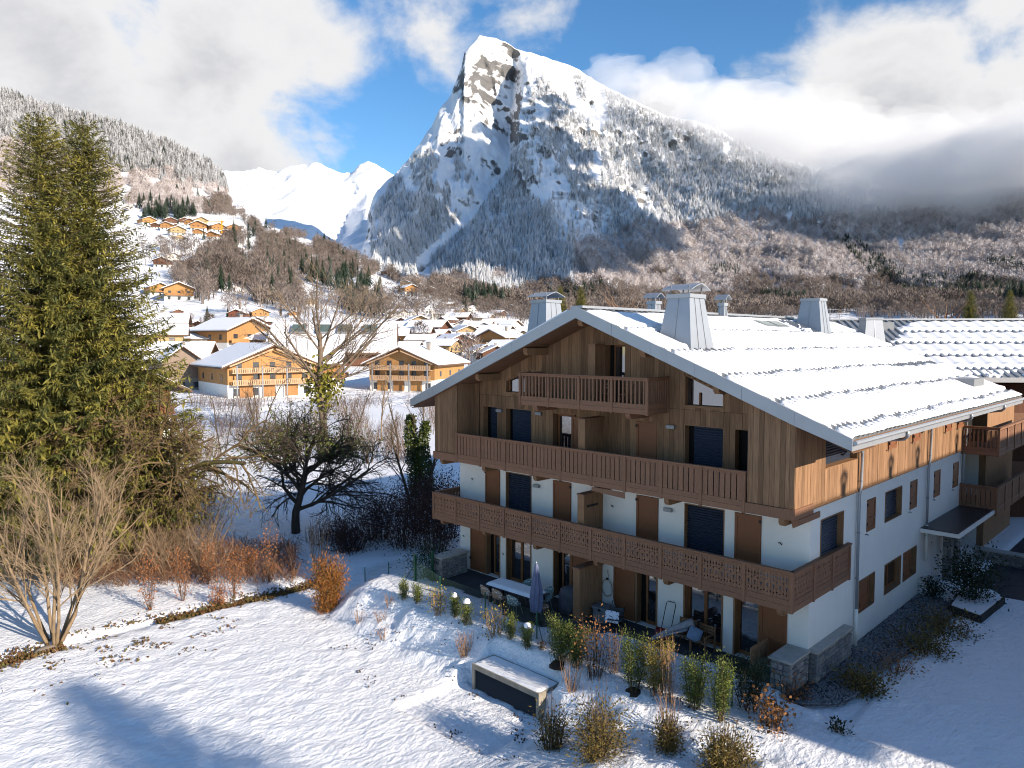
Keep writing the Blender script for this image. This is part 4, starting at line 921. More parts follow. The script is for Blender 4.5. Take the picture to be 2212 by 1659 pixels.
pb = sstep(400, 520, vy + (vx - 1700) * .10) * (vx > 1240) + .25 * (vy > 480); bare_k = (nz_ * .9 + .1 * rng.random(len(vx))) < pb * .75
low = vy + 90 * (nz_ - .5) > 618
tall = lambda n, a, b: rng.uniform(a, b, n)
for nm, lb, sel, me, a, b_ in (('frosted_spruce_forest', 'snow-frosted spruce forest covering the slopes of the great peak', ~bare_k & ~low, far_conifer(1, FROSTC), 12, 24),
                           ('frosted_beech_forest', 'pinkish frosted bare forest on the lower right of the mountain', bare_k & ~low, far_bare(2, FROSTB, 60, .030), 11, 22), ('brown_forest', 'brown leafless wood along the foot of the mountain', low, far_bare(3, BROWNB, 60, .026), 10, 20)):
    s = m1[sel]; gn_forest(nm, lb, s[:, :3], tall(len(s), a, b_), me)
LEFT = [(-260, 120), (0, 198), (100, 230), (250, 266), (380, 316), (450, 350), (486, 384), (497, 436), (560, 488), (650, 508), (730, 538), (826, 586), (790, 606), (700, 595), (640, 560), (560, 520), (520, 472), (420, 462), (290, 462), (-260, 380)]
m2 = wood(LEFT, 22000, (BV_H,)); vx, vy = m2[:, 3], m2[:, 4]; up = np.interp(vx, [-200, 0, 250, 490], [300, 330, 370, 420]); nz_ = vfbm(vx / 40, vy / 40, 3)
con = (vy + 90 * (nz_ - .5) < up); br = ~con & (vx > 440) & (vy > 430)
for nm, lb, sel, me, a, b_ in (('frosted_spruce_forest', 'snow-frosted conifer forest high on the left hillside', con, far_conifer(4, FROSTL), 10, 20), ('frosted_beech_forest', 'frosted bare forest on the middle of the left hillside', ~con & ~br, far_bare(5, FROSTB, 60, .028), 9, 17), ('brown_forest', 'brown wood on the spur above the village', br, far_bare(6, BROWNB, 70, .022), 9, 17)):
    s = m2[sel & ((vfbm(vx / 30, vy / 18, 3) > .42) | con)]; gn_forest(nm, lb, s[:, :3], tall(len(s), a, b_), me)
SPUR = [(425, 560), (470, 545), (530, 500), (560, 500), (640, 545), (740, 585), (735, 610), (650, 620), (640, 660), (570, 668), (520, 640), (430, 625)]
FOOT = [(830, 596), (900, 610), (1000, 636), (1150, 662), (1150, 690), (1080, 680), (1000, 668), (900, 640), (850, 612)]; BACK = [(1140, 620), (1400, 640), (1800, 640), (2300, 610), (2300, 690), (1140, 692)]
GAP = [(1720, 640), (1800, 625), (1900, 640), (1950, 665), (1850, 690), (1740, 690)]
m3 = np.concatenate([wood(SPUR, 1500, (BV_H,)), wood([(300, 545), (420, 515), (430, 560), (320, 590)], 40, (BV_H,)), wood([(340, 600), (420, 590), (450, 640), (520, 650), (520, 690), (420, 650)], 140, (BV_H,)), wood([(560, 650), (800, 650), (1000, 660), (1150, 690), (1150, 715), (800, 690), (600, 690)], 240, (BV_H,)), wood(FOOT, 500, (BV_H, BV_M)), wood(BACK, 3000, (BV_H, BV_M))]); m3 = m3[~(in_poly(m3[:, 3], m3[:, 4], GAP) & (rng.random(len(m3)) < .8))]
m3 = m3[(m3[:, 3] > 850) | (vfbm(m3[:, 3] / 26, m3[:, 4] / 16, 2) > .47)]
gn_forest('brown_forest', 'leafless brown wood behind the village and the roofs', m3[:, :3], np.where(m3[:, 3] < 850, tall(len(m3), 11, 22), tall(len(m3), 9, 15)), far_bare(7, BROWNB, 130))
dk = np.concatenate([wood(p, n, (BV_H, BV_M)) for p, n in (([(1800, 520), (1840, 520), (1960, 600), (1940, 620), (1880, 600)], 260), ([(1530, 580), (1600, 585), (1600, 605), (1530, 598)], 60), ([(1930, 615), (2080, 600), (2230, 640), (2230, 668), (1960, 650)], 420), ([(1640, 640), (1740, 650), (1740, 668), (1650, 662)], 90), ([(2130, 560), (2230, 590), (2230, 610), (2130, 585)], 120), ([(300, 440), (420, 455), (420, 475), (300, 478)], 50), (SPUR, 60), ([(680, 590), (760, 575), (830, 650), (810, 690), (740, 670)], 45), (LEFT, 160), ([(1000, 640), (1100, 650), (1100, 668), (1000, 660)], 60), ([(1170, 640), (1300, 620), (1300, 650), (1180, 665)], 90))])
gn_forest('dark_spruce_forest', 'dark green spruce stands scattered on the lower slopes', dk[:, :3], tall(len(dk), 15, 24), far_conifer(8, DARKC, 10, 8))
gp = wood([(640, 400), (720, 440), (760, 500), (800, 440), (800, 560), (720, 530), (560, 470), (500, 440), (520, 400)], 1500, None)
# ------------------------------------------------------------------ village
def wall_mat(n, c, c2): return mat(n, c, .8, col2=c2, rand2=True, noise=.15, nscale=1.2, stretch=(3, 3, .3))
TIMB = {'orange': wall_mat('orange_timber', (.41, .215, .080), (.31, .155, .062)), 'brown': wall_mat('brown_timber', (.150, .066, .038), (.105, .050, .032)), 'tan': wall_mat('tan_timber', (.42, .30, .15), (.34, .25, .13)), 'white': PLASTER, 'red': wall_mat('red_timber', (.19, .062, .036), (.15, .055, .035)), 'grey': wall_mat('grey_timber', (.25, .19, .145), (.20, .15, .12))}
WIN = mat('far_window', (.035, .04, .05), .15, spec=.6); VSNOW = mat('village_snow', (.85, .86, .89), .6, bump=.3, bscale=1.5, bdist=.2); RAILW = mat('pale_rail', (.46, .30, .18), .8, vary=.1, noise=.15, nscale=2, stretch=(4, 4, .5))
CHST = mat('chimney_stone', (.28, .25, .22), .9)
def house_proto(kind, w=12.0, l=14.0, hw=5.4, slope=.42, base=2.4, floors=2, detail=1, over=1.1, rail=None, snow_t=.35, gable_only=False):
    """chalet with its gable towards local -y; origin at the middle of the gable foot"""
    T = TIMB[kind]; t = bpy.data.objects.new('chalet', None); COL.objects.link(t); t.empty_display_size = .5; rail = rail or T
    B('lower_wall', -w / 2, w / 2, .12, l, -2.5, base, PLASTER if kind != 'grey' else CHST, t)
    zt = hw + slope * w / 2
    MB().prism([(-w / 2, base), (w / 2, base), (w / 2, hw), (0, zt), (-w / 2, hw)], 'y', 0, l).build('timber_wall', T, t)
    o = over; th = .28
    for s in (-1, 1):
        xe = s * (w / 2 + o); ze = hw - slope * o
        MB().prism([(0, zt + .02), (xe, ze + .02), (xe, ze + th), (0, zt + th)], 'y', -1.6, l + .8).build('roof', mat('roof_edge', (.12, .075, .05), .8), t)
        MB().prism([(0, zt + th), (xe * .985, ze + th + .02), (xe * .985, ze + th + snow_t * .8), (s * .1, zt + th + snow_t)], 'y', -1.5, l + .7).build('snow', VSNOW, t)
    fh = (hw + .8 - base) / max(1, floors - 1) if floors > 1 else 2.6
    for f in range(1, floors):
        z = base + (f - 1) * fh + .05; ww = min(w * .94, 2 * (zt - .6 - z - 1.0) / slope) if z + 1 > hw else w * .94
        b = B('balcony', -ww / 2, ww / 2, -1.25, -.02, z - .16, z, rail, t)
        if detail > 1:
            n = max(4, int(ww / .42)); me = MB().box(-.15, .15, -.02, .02, 0, .85).mesh('slat', rail)
            for k in range(n): link('slat', me, b, (-ww / 2 + (k + .5) * ww / n, -1.23, z))
            MB().box(-ww / 2, ww / 2, -1.28, -1.2, z + .85, z + .95).build('handrail', rail, b)
        else: MB().box(-ww / 2, ww / 2, -1.27, -1.21, z + .02, z + .95).build('rail_panel', rail, b)
        nw = 2 if ww < 7 else (3 if ww < 12 else 5)
        for k in range(nw): B('window', -ww / 2 + (k + .5) * ww / nw - .55, -ww / 2 + (k + .5) * ww / nw + .55, -.05, .05, z + .15, z + 2.0, WIN, t)
    nw = 3 if w < 14 else 5
    for k in range(nw): B('window', -w / 2 + (k + .5) * w / nw - .6, -w / 2 + (k + .5) * w / nw + .6, .06, .2, .5, 2.0, WIN, t)
    for sx in (-1, 1):
        for k in range(3 if l > 9 else 2):
            yc = l * (k + .6) / 3.2; B('window', sx * w / 2 - .04, sx * w / 2 + .04, yc - .5, yc + .5, base + .7, base + 1.9, WIN, t)
    ch = B('chimney', w * .15, w * .15 + .8, l * .45, l * .45 + .8, zt - 1.2, zt + 1.3, CHST, t); MB().box(w * .15 - .1, w * .15 + .9, l * .45 - .1, l * .45 + .9, zt + 1.3, zt + 1.45).build('cap', ZINCD, ch)
    return t
PRO = {k: house_proto(k, detail=1) for k in ('orange', 'brown', 'tan', 'white', 'red')}
PROW = {'orange': 14.2}
used = set()
def house(px, py, wpx, kind, rot, label, group=None, trees=None, dz=0):
    p = foot_at(px, py, trees); D = math.hypot(p.x - CAM[0], p.y - CAM[1]); sc = max(.45, wpx * D / FPX / 14.2)
    src = PRO[kind]
    if kind in used: o = copy_tree(src)
    else: o = src; used.add(kind)
    sc *= 1.22 if py < 660 else 1.0; o.location = (p.x, p.y, p.z + dz); o.scale = (sc,) * 3
    o.rotation_euler = (0, 0, math.atan2(CAM[0] - p.x, -(CAM[1] - p.y)) + R(rot)); tag(o, label, 'chalet', group); return o
K = lambda x, y: (288 + .3646 * x, 432 + .3646 * y)
HS = [  # crop position of the foot, width in crop pixels, timber, turn
 # hamlet high on the hillside
 (95, 150, 65, 'orange', 20, 'orange chalet at the left end of the highest hamlet'), (130, 170, 45, 'brown', -15, 'small dark chalet below the left end of the highest hamlet'), (222, 148, 58, 'brown', 10, 'brown chalet at the wood edge above the highest hamlet, left of two'), (196, 178, 62, 'orange', -20, 'orange chalet second from the left in the highest hamlet'),
 (250, 172, 40, 'brown', 30, 'little brown chalet in the gap of the highest hamlet'), (303, 145, 52, 'brown', 15, 'brown chalet at the wood edge above the highest hamlet, right of two'), (335, 155, 58, 'orange', -25, 'orange chalet under the wood edge in the highest hamlet'), (402, 152, 66, 'tan', 15, 'pale chalet beside the yellow crane'), (385, 184, 78, 'orange', -10, 'wide orange chalet in the middle of the highest hamlet'),
 (430, 188, 46, 'orange', 35, 'narrow orange chalet right beside the widest one of the highest hamlet'), (265, 210, 72, 'tan', 10, 'pale chalet at the lower edge of the highest hamlet'), (382, 210, 52, 'orange', -15, 'small orange chalet below the middle of the highest hamlet'), (505, 192, 72, 'orange', 25, 'orange chalet just right of the crane'), (548, 218, 58, 'brown', -20, 'brown chalet below right of the crane'),
 (598, 196, 70, 'orange', 10, 'orange chalet at the right end of the highest hamlet'), (465, 230, 58, 'orange', -30, 'orange chalet lowest in the highest hamlet'), (275, 240, 44, 'tan', 20, 'small pale chalet below the highest hamlet'),
 # halfway
 (172, 352, 46, 'white', 0, 'small white house halfway up the meadow'), (237, 372, 76, 'white', 25, 'white and timber chalet halfway up the meadow'), (170, 400, 80, 'brown', -10, 'brown chalet halfway up beside the spruce'), (350, 402, 70, 'red', 15, 'reddish chalet standing alone halfway up the meadow'),
 (160, 568, 98, 'orange', 15, 'orange chalet at the left of the four above the white field'), (236, 548, 66, 'orange', -10, 'orange chalet at the back of the four above the white field'), (307, 552, 76, 'orange', 10, 'orange chalet at the right of the four above the white field'), (272, 598, 142, 'orange', 0, 'largest and nearest of the four orange chalets above the white field'),
 (266, 688, 64, 'brown', 15, 'dark hut alone in the white field'),
 # brown row and its neighbours
 (250, 790, 122, 'brown', 12, 'brown chalet at the left end of the row below the white field'), (382, 788, 112, 'brown', 5, 'brown chalet second in the row below the white field'), (512, 790, 112, 'brown', -5, 'brown chalet third in the row below the white field'), (606, 805, 122, 'brown', 15, 'brown chalet at the right end of the row below the white field'),
 (612, 712, 104, 'red', -20, 'reddish chalet behind the right end of the brown row'), (755, 706, 106, 'orange', 10, 'light timber chalet behind the big hall roof, left side'), (738, 768, 120, 'brown', -30, 'dark chalet against the left end of the big hall'), (1042, 628, 84, 'tan', 20, 'pale chalet in the trees above the big hall'), (952, 694, 62, 'orange', 10, 'small orange chalet peeping over the big hall roof'),
 # slope to the right
 (1536, 456, 76, 'orange', 20, 'lone orange chalet at the top of the right hand meadow'), (1610, 516, 58, 'tan', -20, 'tan chalet under the lone top chalet on the right meadow'), (1672, 500, 62, 'orange', 15, 'orange chalet near the top of the right hand hamlet'), (1692, 544, 70, 'white', -15, 'white house in the middle of the right hand hamlet'),
 (1650, 560, 84, 'orange', 25, 'orange chalet at the left of the right hand hamlet'), (1762, 566, 74, 'brown', 0, 'brown chalet in the middle of the right hand hamlet'), (1812, 548, 76, 'white', -30, 'white house with wide snowy roof in the right hand hamlet'), (1870, 562, 84, 'tan', 15, 'tan chalet to the right in the right hand hamlet'), (1822, 588, 60, 'brown', -10, 'low brown chalet at the bottom of the right hand hamlet'),
 (1936, 588, 62, 'brown', 10, 'brown chalet left of the pair at the end of the right hand hamlet'), (1982, 598, 62, 'orange', -10, 'orange chalet right of the pair at the end of the right hand hamlet'), (2100, 656, 74, 'orange', 15, 'orange chalet near the foot of the mountain wood'), (2172, 632, 72, 'tan', -20, 'tan chalet closest to the left chimney'), (2146, 688, 62, 'orange', 5, 'small orange chalet low beside the left chimney'), (2084, 706, 72, 'red', -15, 'red brown chalet below the mountain wood'),
 # village middle
 (1600, 700, 90, 'white', 60, 'white house with steep snowy roof left of the church'), (1590, 745, 80, 'red', -35, 'red brown house in front of the church, left'), (1700, 790, 180, 'tan', 12, 'yellow chalet with two balconies before the church'), (1840, 830, 200, 'brown', 70, 'long brown chalet with a broad snowy roof in mid village'), (2085, 815, 150, 'orange', -25, 'orange chalet with balconies in mid village'),
 (1890, 720, 120, 'white', 80, 'white house behind the church tower'), (1985, 745, 130, 'brown', 75, 'brown house with long snowy roof right of the church'), (2120, 745, 120, 'tan', 70, 'tan house with snowy roof at the right end of the village'), (1830, 745, 90, 'brown', -50, 'small brown house between the church and the yellow chalet'),
 (1940, 905, 190, 'brown', 30, 'dark chalet with two dormers next to the bare poplar'), (2120, 900, 230, 'orange', -35, 'orange chalet just left of the eaves of the big chalet'), (1440, 880, 240, 'orange', 5, 'orange gabled chalet below the big hall roof'), (1190, 830, 120, 'orange', 10, 'small orange gable below the big hall roof'), (1620, 880, 200, 'orange', 85, 'low orange building with flat snowy roof right of the gabled chalet'),
 (690, 905, 330, 'orange', 35, 'low wide chalet with orange gable behind the front row'), (300, 905, 260, 'tan', 88, 'long yellow building with white shutters at the left'), (310, 835, 250, 'tan', 85, 'long low building with a snowy roof behind the yellow one')]
HS += [(1660, 690, 70, 'white', 70, 'white house with a snowy roof just left of the church tower'), (1950, 690, 90, 'tan', 60, 'tan house on the slope above the long brown roofs'), (2030, 715, 80, 'white', -60, 'white house in the back row under the right hamlet'), (2190, 700, 80, 'brown', 60, 'brown house at the foot of the wood, far right of the village'), (2200, 780, 130, 'white', 75, 'white house with a broad roof beside the chimney'), (1560, 790, 120, 'brown', 65, 'brown house left of the yellow chalet with two balconies'), (1760, 850, 170, 'brown', 80, 'long snowy roofed building below the yellow chalet'), (1980, 800, 110, 'orange', 25, 'orange chalet between the two long brown roofs'),
 (2230, 850, 180, 'tan', 70, 'tan building with a broad white roof near the eaves'), (1500, 620, 70, 'white', 40, 'white house among the ivy trees left of the church'), (2010, 660, 60, 'white', 20, 'small white house above the church slope'), (1900, 640, 60, 'tan', 60, 'small tan chalet beside the snow slide'), (2230, 660, 70, 'brown', -20, 'brown chalet behind the left chimney'), (1340, 780, 120, 'brown', 60, 'dark house tucked under the eaves of the big hall'), (860, 905, 200, 'brown', 75, 'long dark building behind the left apartment chalet'), (470, 880, 150, 'tan', 80, 'low tan building with a flat snowy roof in mid left village'), (2150, 980, 200, 'brown', 20, 'brown chalet low beside the eaves of the big chalet'), (1060, 880, 200, 'orange', 80, 'long orange building behind the big bare tree')]
for (x, y, w, k, rot, lb) in HS: house(*K(x, y), w * .3646, k, rot, lb, 'village chalets', (BV_H, BV_G))
ORD = ['leftmost', 'second from the left', 'third from the left', 'fourth from the left', 'fifth from the left', 'sixth from the left']; rv = np.random.default_rng(8)
for kd, ps in (('orange', [(445, 742), (595, 735), (683, 742), (1035, 752), (1120, 772)]), ('brown', [(612, 752), (862, 745), (905, 774), (965, 742), (1060, 728), (1090, 760)]), ('tan', [(910, 728), (985, 772), (1013, 740), (1132, 744)]), ('white', [(470, 755), (880, 720), (940, 757), (1002, 720), (1050, 784), (1114, 722)])):
    for i, (px, py) in enumerate(ps): house(px, py, rv.uniform(38, 52) * (1 + (py - 700) / 160), kd, rv.choice([-70, 75, 60, 15, -20, 85]), '%s little %s house crowded into the village middle' % (ORD[i], kd), 'small houses crowded in the village middle', (BV_H, BV_G))
for k in PRO:
    if k not in used:
        for c in list(PRO[k].children_recursive): bpy.data.objects.remove(c)
        bpy.data.objects.remove(PRO[k])
# the two big flats in the front row
def big_flats(px, py, label, rot, w, seedk):
    p = foot_at(px, py, (BV_H, BV_G)); T = TIMB['orange']
    t = house_proto('orange', w, 20, 6.5, .42, 2.7, 3, 2, 1.6, RAILW, .4); t.name = 'apartment_chalet'; t.location = p; t.rotation_euler = (0, 0, math.atan2(CAM[0] - p.x, -(CAM[1] - p.y)) + R(rot)); tag(t, label, 'chalet', 'village chalets')
    for x in (-w * .42, -w * .14, w * .14, w * .42): B('column', x - .12, x + .12, -1.3, -1.06, 0, 6.4, mat('grey_steel', (.22, .23, .25), .5), t)
    for x in (-w * .3, -w * .05, w * .22): B('timber_panel', x - 1.3, x + 1.3, -.06, .1, .2, 2.4, T, t)
    zt = 6.5 + .42 * w / 2
    for s in (-1, 1): MB().prism([(s * .3, zt - .75), (s * w * .5, 6.5 - .35), (s * w * .5, 6.5 - .05), (s * .3, zt - .45)], 'y', -1.45, -1.2).build('brace', RAILW, t)
    return t
big_flats(868, 846, 'pale timber apartment chalet with long balconies in the front row, right of the bare tree', -24, 16.0, 1)
big_flats(590, 858, 'pale timber apartment chalet in the front row, half hidden by the big bare tree', 20, 17.5, 2)
def place(o, px, py, rot, label, cat, nm, sc=1, grp='village chalets'):
    p = foot_at(px, py, (BV_H, BV_G)); o.name = nm; o.location = p; o.scale = (sc,) * 3; o.rotation_euler = (0, 0, math.atan2(CAM[0] - p.x, -(CAM[1] - p.y)) + R(rot)); return tag(o, label, cat, grp)
place(house_proto('grey', 10, 11, 7.5, .75, 3.0, 1, 1, .6), 395, 842, 15, 'tall grey timber house with a steep gable at the left of the front row', 'chalet', 'timber_house', .8)
place(house_proto('grey', 8, 18, 6.4, .8, 3.0, 1, 1, .6), 452, 838, 70, 'grey and orange house with two dormer gables in the front row', 'chalet', 'timber_house')
place(house_proto('orange', 12, 30, 6.0, .42, 2.6, 2, 1, 1.2), 735, 838, 82, 'long orange building with snowy roof joining the two front apartment chalets', 'chalet', 'timber_house')
# red brown house behind the spruces
rh = place(house_proto('red', 13, 13, 5.4, .46, 2.7, 2, 2, 1.5, TIMB['red'], .12), 240, 962, 30, 'red brown chalet with a white ground floor behind the big spruces', 'chalet', 'timber_house', 1.15)
# big hall with roof lights
hp = foot_at(715, 790, (BV_H, BV_G)); hall = thing('sports_hall', 'big hall with a huge white roof and four roof lights', 'hall', hp, math.atan2(CAM[0] - hp.x, -(CAM[1] - hp.y)) + R(-6))
hs_ = math.hypot(hp.x - CAM[0], hp.y - CAM[1]) / 175.0
MB().prism([(0, 0), (24, 0), (24, 3.0), (12, 9.2), (0, 3.0)], 'x', -14, 14).build('wall', TIMB['brown'], hall)
rf = MB().prism([(-1.5, 2.6), (12, 9.6), (25.5, 2.6), (25.5, 3.0), (12, 10.0), (-1.5, 3.0)], 'x', -15.2, 15.2).build('roof', mat('roof_edge', (.12, .075, .05), .8), hall)
MB().prism([(-1.4, 3.02), (12, 10.02), (25.4, 3.02), (25.4, 3.3), (12, 10.4), (-1.4, 3.3)], 'x', -15, 15).build('snow', VSNOW, hall)
for x in (-8.2, -2.4, 2.6, 8.6):
    s = MB().prism([(6.2, 7.36), (9.8, 9.24), (9.5, 9.75), (5.9, 7.87)], 'x', x - 1.7, x + 1.7).build('roof_light', ZINCD, hall); MB().prism([(6.15, 7.93), (9.3, 9.58), (9.25, 9.66), (6.1, 8.01)], 'x', x - 1.55, x + 1.55).build('pane', mat('green_glass', (.10, .14, .12), .2, spec=.6), s)
hall.scale = (hs_, hs_, hs_)
# church tower
cp = foot_at(928, 690, (BV_H,)); ct = thing('church_tower', 'white church tower with a pyramid roof in the village', 'church', cp, .6); k = math.hypot(cp.x - CAM[0], cp.y - CAM[1]) / FPX
w = 15 * k / 2; B('tower', -w, w, -w, w, -4, 22 * k, PLASTER, ct)
b = MB(); b.v = [(-w * 1.2, -w * 1.2, 22 * k), (w * 1.2, -w * 1.2, 22 * k), (w * 1.2, w * 1.2, 22 * k), (-w * 1.2, w * 1.2, 22 * k), (0, 0, 31 * k)]; b.f = [(0, 1, 4), (1, 2, 4), (2, 3, 4), (3, 0, 4), (3, 2, 1, 0)]; b.build('spire', VSNOW, ct)
for sx in (-1, 1): B('belfry_window', sx * w * .45 - w * .18, sx * w * .45 + w * .18, -w - .05, -w + .05, 13 * k, 18 * k, WIN, ct)
# yellow crane above the highest hamlet
q = foot_at(*K(525, 215), (BV_H,)); k = math.hypot(q.x - CAM[0], q.y - CAM[1]) / FPX; cr = thing('tower_crane', 'yellow tower crane above the highest hamlet', 'crane', q, YAW); YEL = mat('crane_yellow', (.55, .30, .03), .5)
B('mast', -.8, .8, -.8, .8, 0, 31 * k, YEL, cr); B('jib', -32 * k, 4 * k, -.5, .5, 29 * k, 30.3 * k, YEL, cr); B('cabin', -.6, 1.8, -1, 1, 27 * k, 29 * k, YEL, cr)

# spruces and bare trees one can count round the village
sp_far = [far_conifer(20 + i, DARKC, 13, 13) for i in range(3)]; br_far = [far_bare(30 + i, BROWNB, 420) for i in range(3)]
TR = [(440, 762, 118, 's', 'slim dark spruce standing between the brown row chalets'), (560, 700, 56, 's', 'small spruce at the edge of the white field'), (1000, 450, 110, 's', 'tall spruce in the wooded spur, leftmost of the group'), (1058, 480, 130, 's', 'spruce second from left on the spur'), (1088, 500, 150, 's', 'spruce third from left on the spur'), (1122, 505, 130, 's', 'spruce fourth from left on the spur'), (1168, 530, 150, 's', 'spruce fifth from left on the spur'), (1248, 470, 80, 's', 'spruce on the bare shoulder of the spur'),
      (1092, 252, 55, 's', 'left one of three spruces on the skyline of the spur'), (1132, 262, 65, 's', 'middle one of three spruces on the skyline of the spur'), (1160, 265, 50, 's', 'right one of three spruces on the skyline of the spur'), (1250, 570, 90, 's', 'spruce left of the dark clump above the hall'), (1330, 640, 180, 's', 'tallest spruce of the dark clump above the hall'), (1290, 680, 110, 's', 'front spruce of the dark clump above the hall'), (1360, 685, 120, 's', 'spruce in the middle of the dark clump above the hall'), (1410, 690, 150, 's', 'spruce right of the middle in the dark clump above the hall'), (1455, 690, 190, 's', 'spruce at the right end of the dark clump above the hall'), (1430, 640, 120, 's', 'spruce behind the dark clump above the hall'),
      (860, 580, 150, 's', 'dark spruce among the bare trees of the hillside'), (930, 570, 110, 's', 'spruce beside the bare hillside trees, farther right'), (1970, 680, 80, 's', 'dark spruce between the right hamlet and the church'), (2030, 660, 60, 's', 'dark spruce right of the snow slide above the church'), (330, 500, 70, 's', 'spruce below the halfway chalets'), (378, 585, 60, 's', 'small spruce beside the four orange chalets'), (418, 240, 50, 's', 'spruce below the highest hamlet'),
      (450, 800, 120, 'b', 'russet round tree before the brown row'), (340, 720, 46, 'b', 'round bare bush in the white field'), (230, 720, 40, 'b', 'small bare bush left of the hut field'), (640, 790, 120, 'b', 'bare trees at the right end of the brown row'), (1700, 850, 130, 'b', 'bare tree before the yellow chalet'), (1990, 980, 190, 'b', 'bare poplar close to the eaves of the big chalet'), (160, 300, 80, 'b', 'bare tree below the highest hamlet, left'), (305, 310, 80, 'b', 'bare tree below the highest hamlet, middle'),
      (420, 480, 160, 'b', 'bare tree at the left edge of the hillside wood'), (500, 500, 170, 'b', 'bare tree second from left in the hillside wood'), (580, 520, 180, 'b', 'bare tree third from left in the hillside wood'), (650, 530, 170, 'b', 'bare tree fourth from left in the hillside wood'), (760, 560, 210, 'b', 'tall bare tree in the middle of the hillside wood'), (1570, 630, 120, 'b', 'ivy grown bare tree left of the church'), (1650, 660, 120, 'b', 'ivy grown bare tree nearest the church'), (900, 330, 50, 'b', 'orange larch on the spur, right of two'), (830, 330, 50, 'b', 'orange larch on the spur, left of two')]
HS2 = 0
LARCH = frost_mat('larch_mat', (.30, .15, .05), (.40, .24, .10), .45, .85); larch = far_bare(41, LARCH, 200)
for i, (x, y, hp_, kd, lb) in enumerate(TR):
    p = foot_at(*K(x, y), (BV_H, BV_G)); D = math.hypot(p.x - CAM[0], p.y - CAM[1]); Hh = hp_ * .3646 * D / FPX
    t = thing('spruce_tree' if kd == 's' else 'bare_tree', lb, 'tree', p, i * 1.3, 'trees round the village')
    o = link('crown', sp_far[i % 3] if kd == 's' else (larch if 'larch' in lb else br_far[i % 3]), t); o.scale = (Hh * (.85 if kd == 's' else 1.2),) * 2 + (Hh,)
    MB().tube([(0, 0, -1), (0, 0, Hh * .3)], [Hh * .022, Hh * .014], 5).build('trunk', BARK, t)
# ------------------------------------------------------------------ neighbouring wing on the right, and the block across the lawn
WG = thing('timber_chalet', 'second timber chalet with ribbed snowy roof behind the right hand side', 'chalet')
wc = CAM + _f / np.linalg.norm(_f[:2]) * 47.0 + _r * ((3600 - 1920) / 2760 * 47.0); WG.location = (wc[0], wc[1], 0); WG.rotation_euler = (0, 0, YAW + R(-3))
RW, RL, RD = 9.5, 13.0, 7.4          # right / left half-lengths, half-depth ; local y=0 at the middle of the front slope
zrid, yrid, sl = 11.95, 3.6, .4
wz = lambda y: zrid - sl * abs(y - yrid)
B('wall', -RL, RW - .9, -3.6, 11, -.5, 8.0, TIMB['brown'], WG); MB().prism([(-3.6, 8.0), (11, 8.0), (yrid, zrid - .35)], 'x', -RL, RW - .9).build('gable_wall', TIMB['brown'], WG)
rw = MB().prism([(-5.2, wz(-5.2) - .3), (yrid, zrid - .32), (12.4, wz(12.4) - .3), (12.4, wz(12.4) - .02), (yrid, zrid - .02), (-5.2, wz(-5.2) - .02)], 'x', -RL, RW).build('roof', ZINCD, WG)
MB().prism([(-5.24, wz(-5.2) - .32), (yrid, zrid - .36), (yrid, zrid + .05), (-5.24, wz(-5.2) + .05)], 'x', RW, RW + .08).build('barge_board', ZINC, WG); B('ridge_cap', -RL, RW, yrid - .2, yrid + .2, zrid - .03, zrid + .09, ZINC, WG)
B('eave_fascia', -RL, RW, -5.26, -5.2, wz(-5.2) - .28, wz(-5.2) + .0, ZINC, WG)
ribw = MB().prism([(-.07, 0), (-.04, .09), (.04, .09), (.07, 0)], 'y', 0, (yrid + 5.2) * SLN).mesh('roof_rib', ZINC)
x = -RL + .2
while x < RW: o = link('roof_rib', ribw, rw, (x, -5.2, wz(-5.2) - .02)); o.rotation_euler = (math.atan(sl), 0, 0); x += .46
u_ = np.arange(-RL + .1, RW - .05, .065); v_ = np.arange(-5.15, yrid - .2, .06); UX, UY = np.meshgrid(u_, v_, indexing='ij')
WR = np.array([-4.1, -2.25, -.35, 1.5]); th = np.full(UX.shape, 0.0); ph = np.abs(((UX + RL - .2) / .46) % 1 - .5) * 2; ph2 = np.cos((UX + RL) * 2 * math.pi / .92) * .5 + .5
for r0, r1 in zip([-5.2, *WR], [*WR, yrid - .2]):
    q = (UY - r0) / (r1 - r0); s = sstep(.05, .13, q - .06 * (vnoise(UX * 3, UX * 0 + r0) - .5)) * (1 - sstep(.82, .95, q + .05 * vnoise(UX * 2, UX * 0)))
    th = np.maximum(th, s * (.13 + .10 * np.exp(-((q - .14) / .12) ** 2) + .085 * (ph2 - .4)))
melt = sstep(-4.2, -3.5, UX - .75 * UY + 1.4 * (vnoise(UX * .9, UY * .9) - .5)); th = th * melt + .0; th = np.where(UY < -4.0, th * .55 * (vnoise(UX * 1.6, UY * 2) > .35), th)
th = np.where((UX > -7.6) & (UX < -5.6) & (UY > -1.5) & (UY < 1.4), -.05, th)
UZ = zrid - sl * (yrid - UY) + th - .03
np_mesh('roof_snow', np.stack([UX, UY, UZ], -1).reshape(-1, 3), grid_faces(len(u_), len(v_)), SNOWR, WG, smooth=True)
chimney(-5.55, .2, 1.5, 1.6, 9.6, 11.85, WG, False, .66)
sk2 = B('skylight', -4.3, -3.3, 1.9, 2.9, 11.2, 11.75, ZINCD, WG); 
MB().tube([(-8.2, 0, 10.0), (-8.2, 0, 12.6)], .03, 5).build('aerial_mast', ZINCD, WG)
for z in (12.0, 12.25, 12.5): B('aerial_bar', -8.7, -7.7, -.02, .02, z, z + .03, ZINCD, WG)
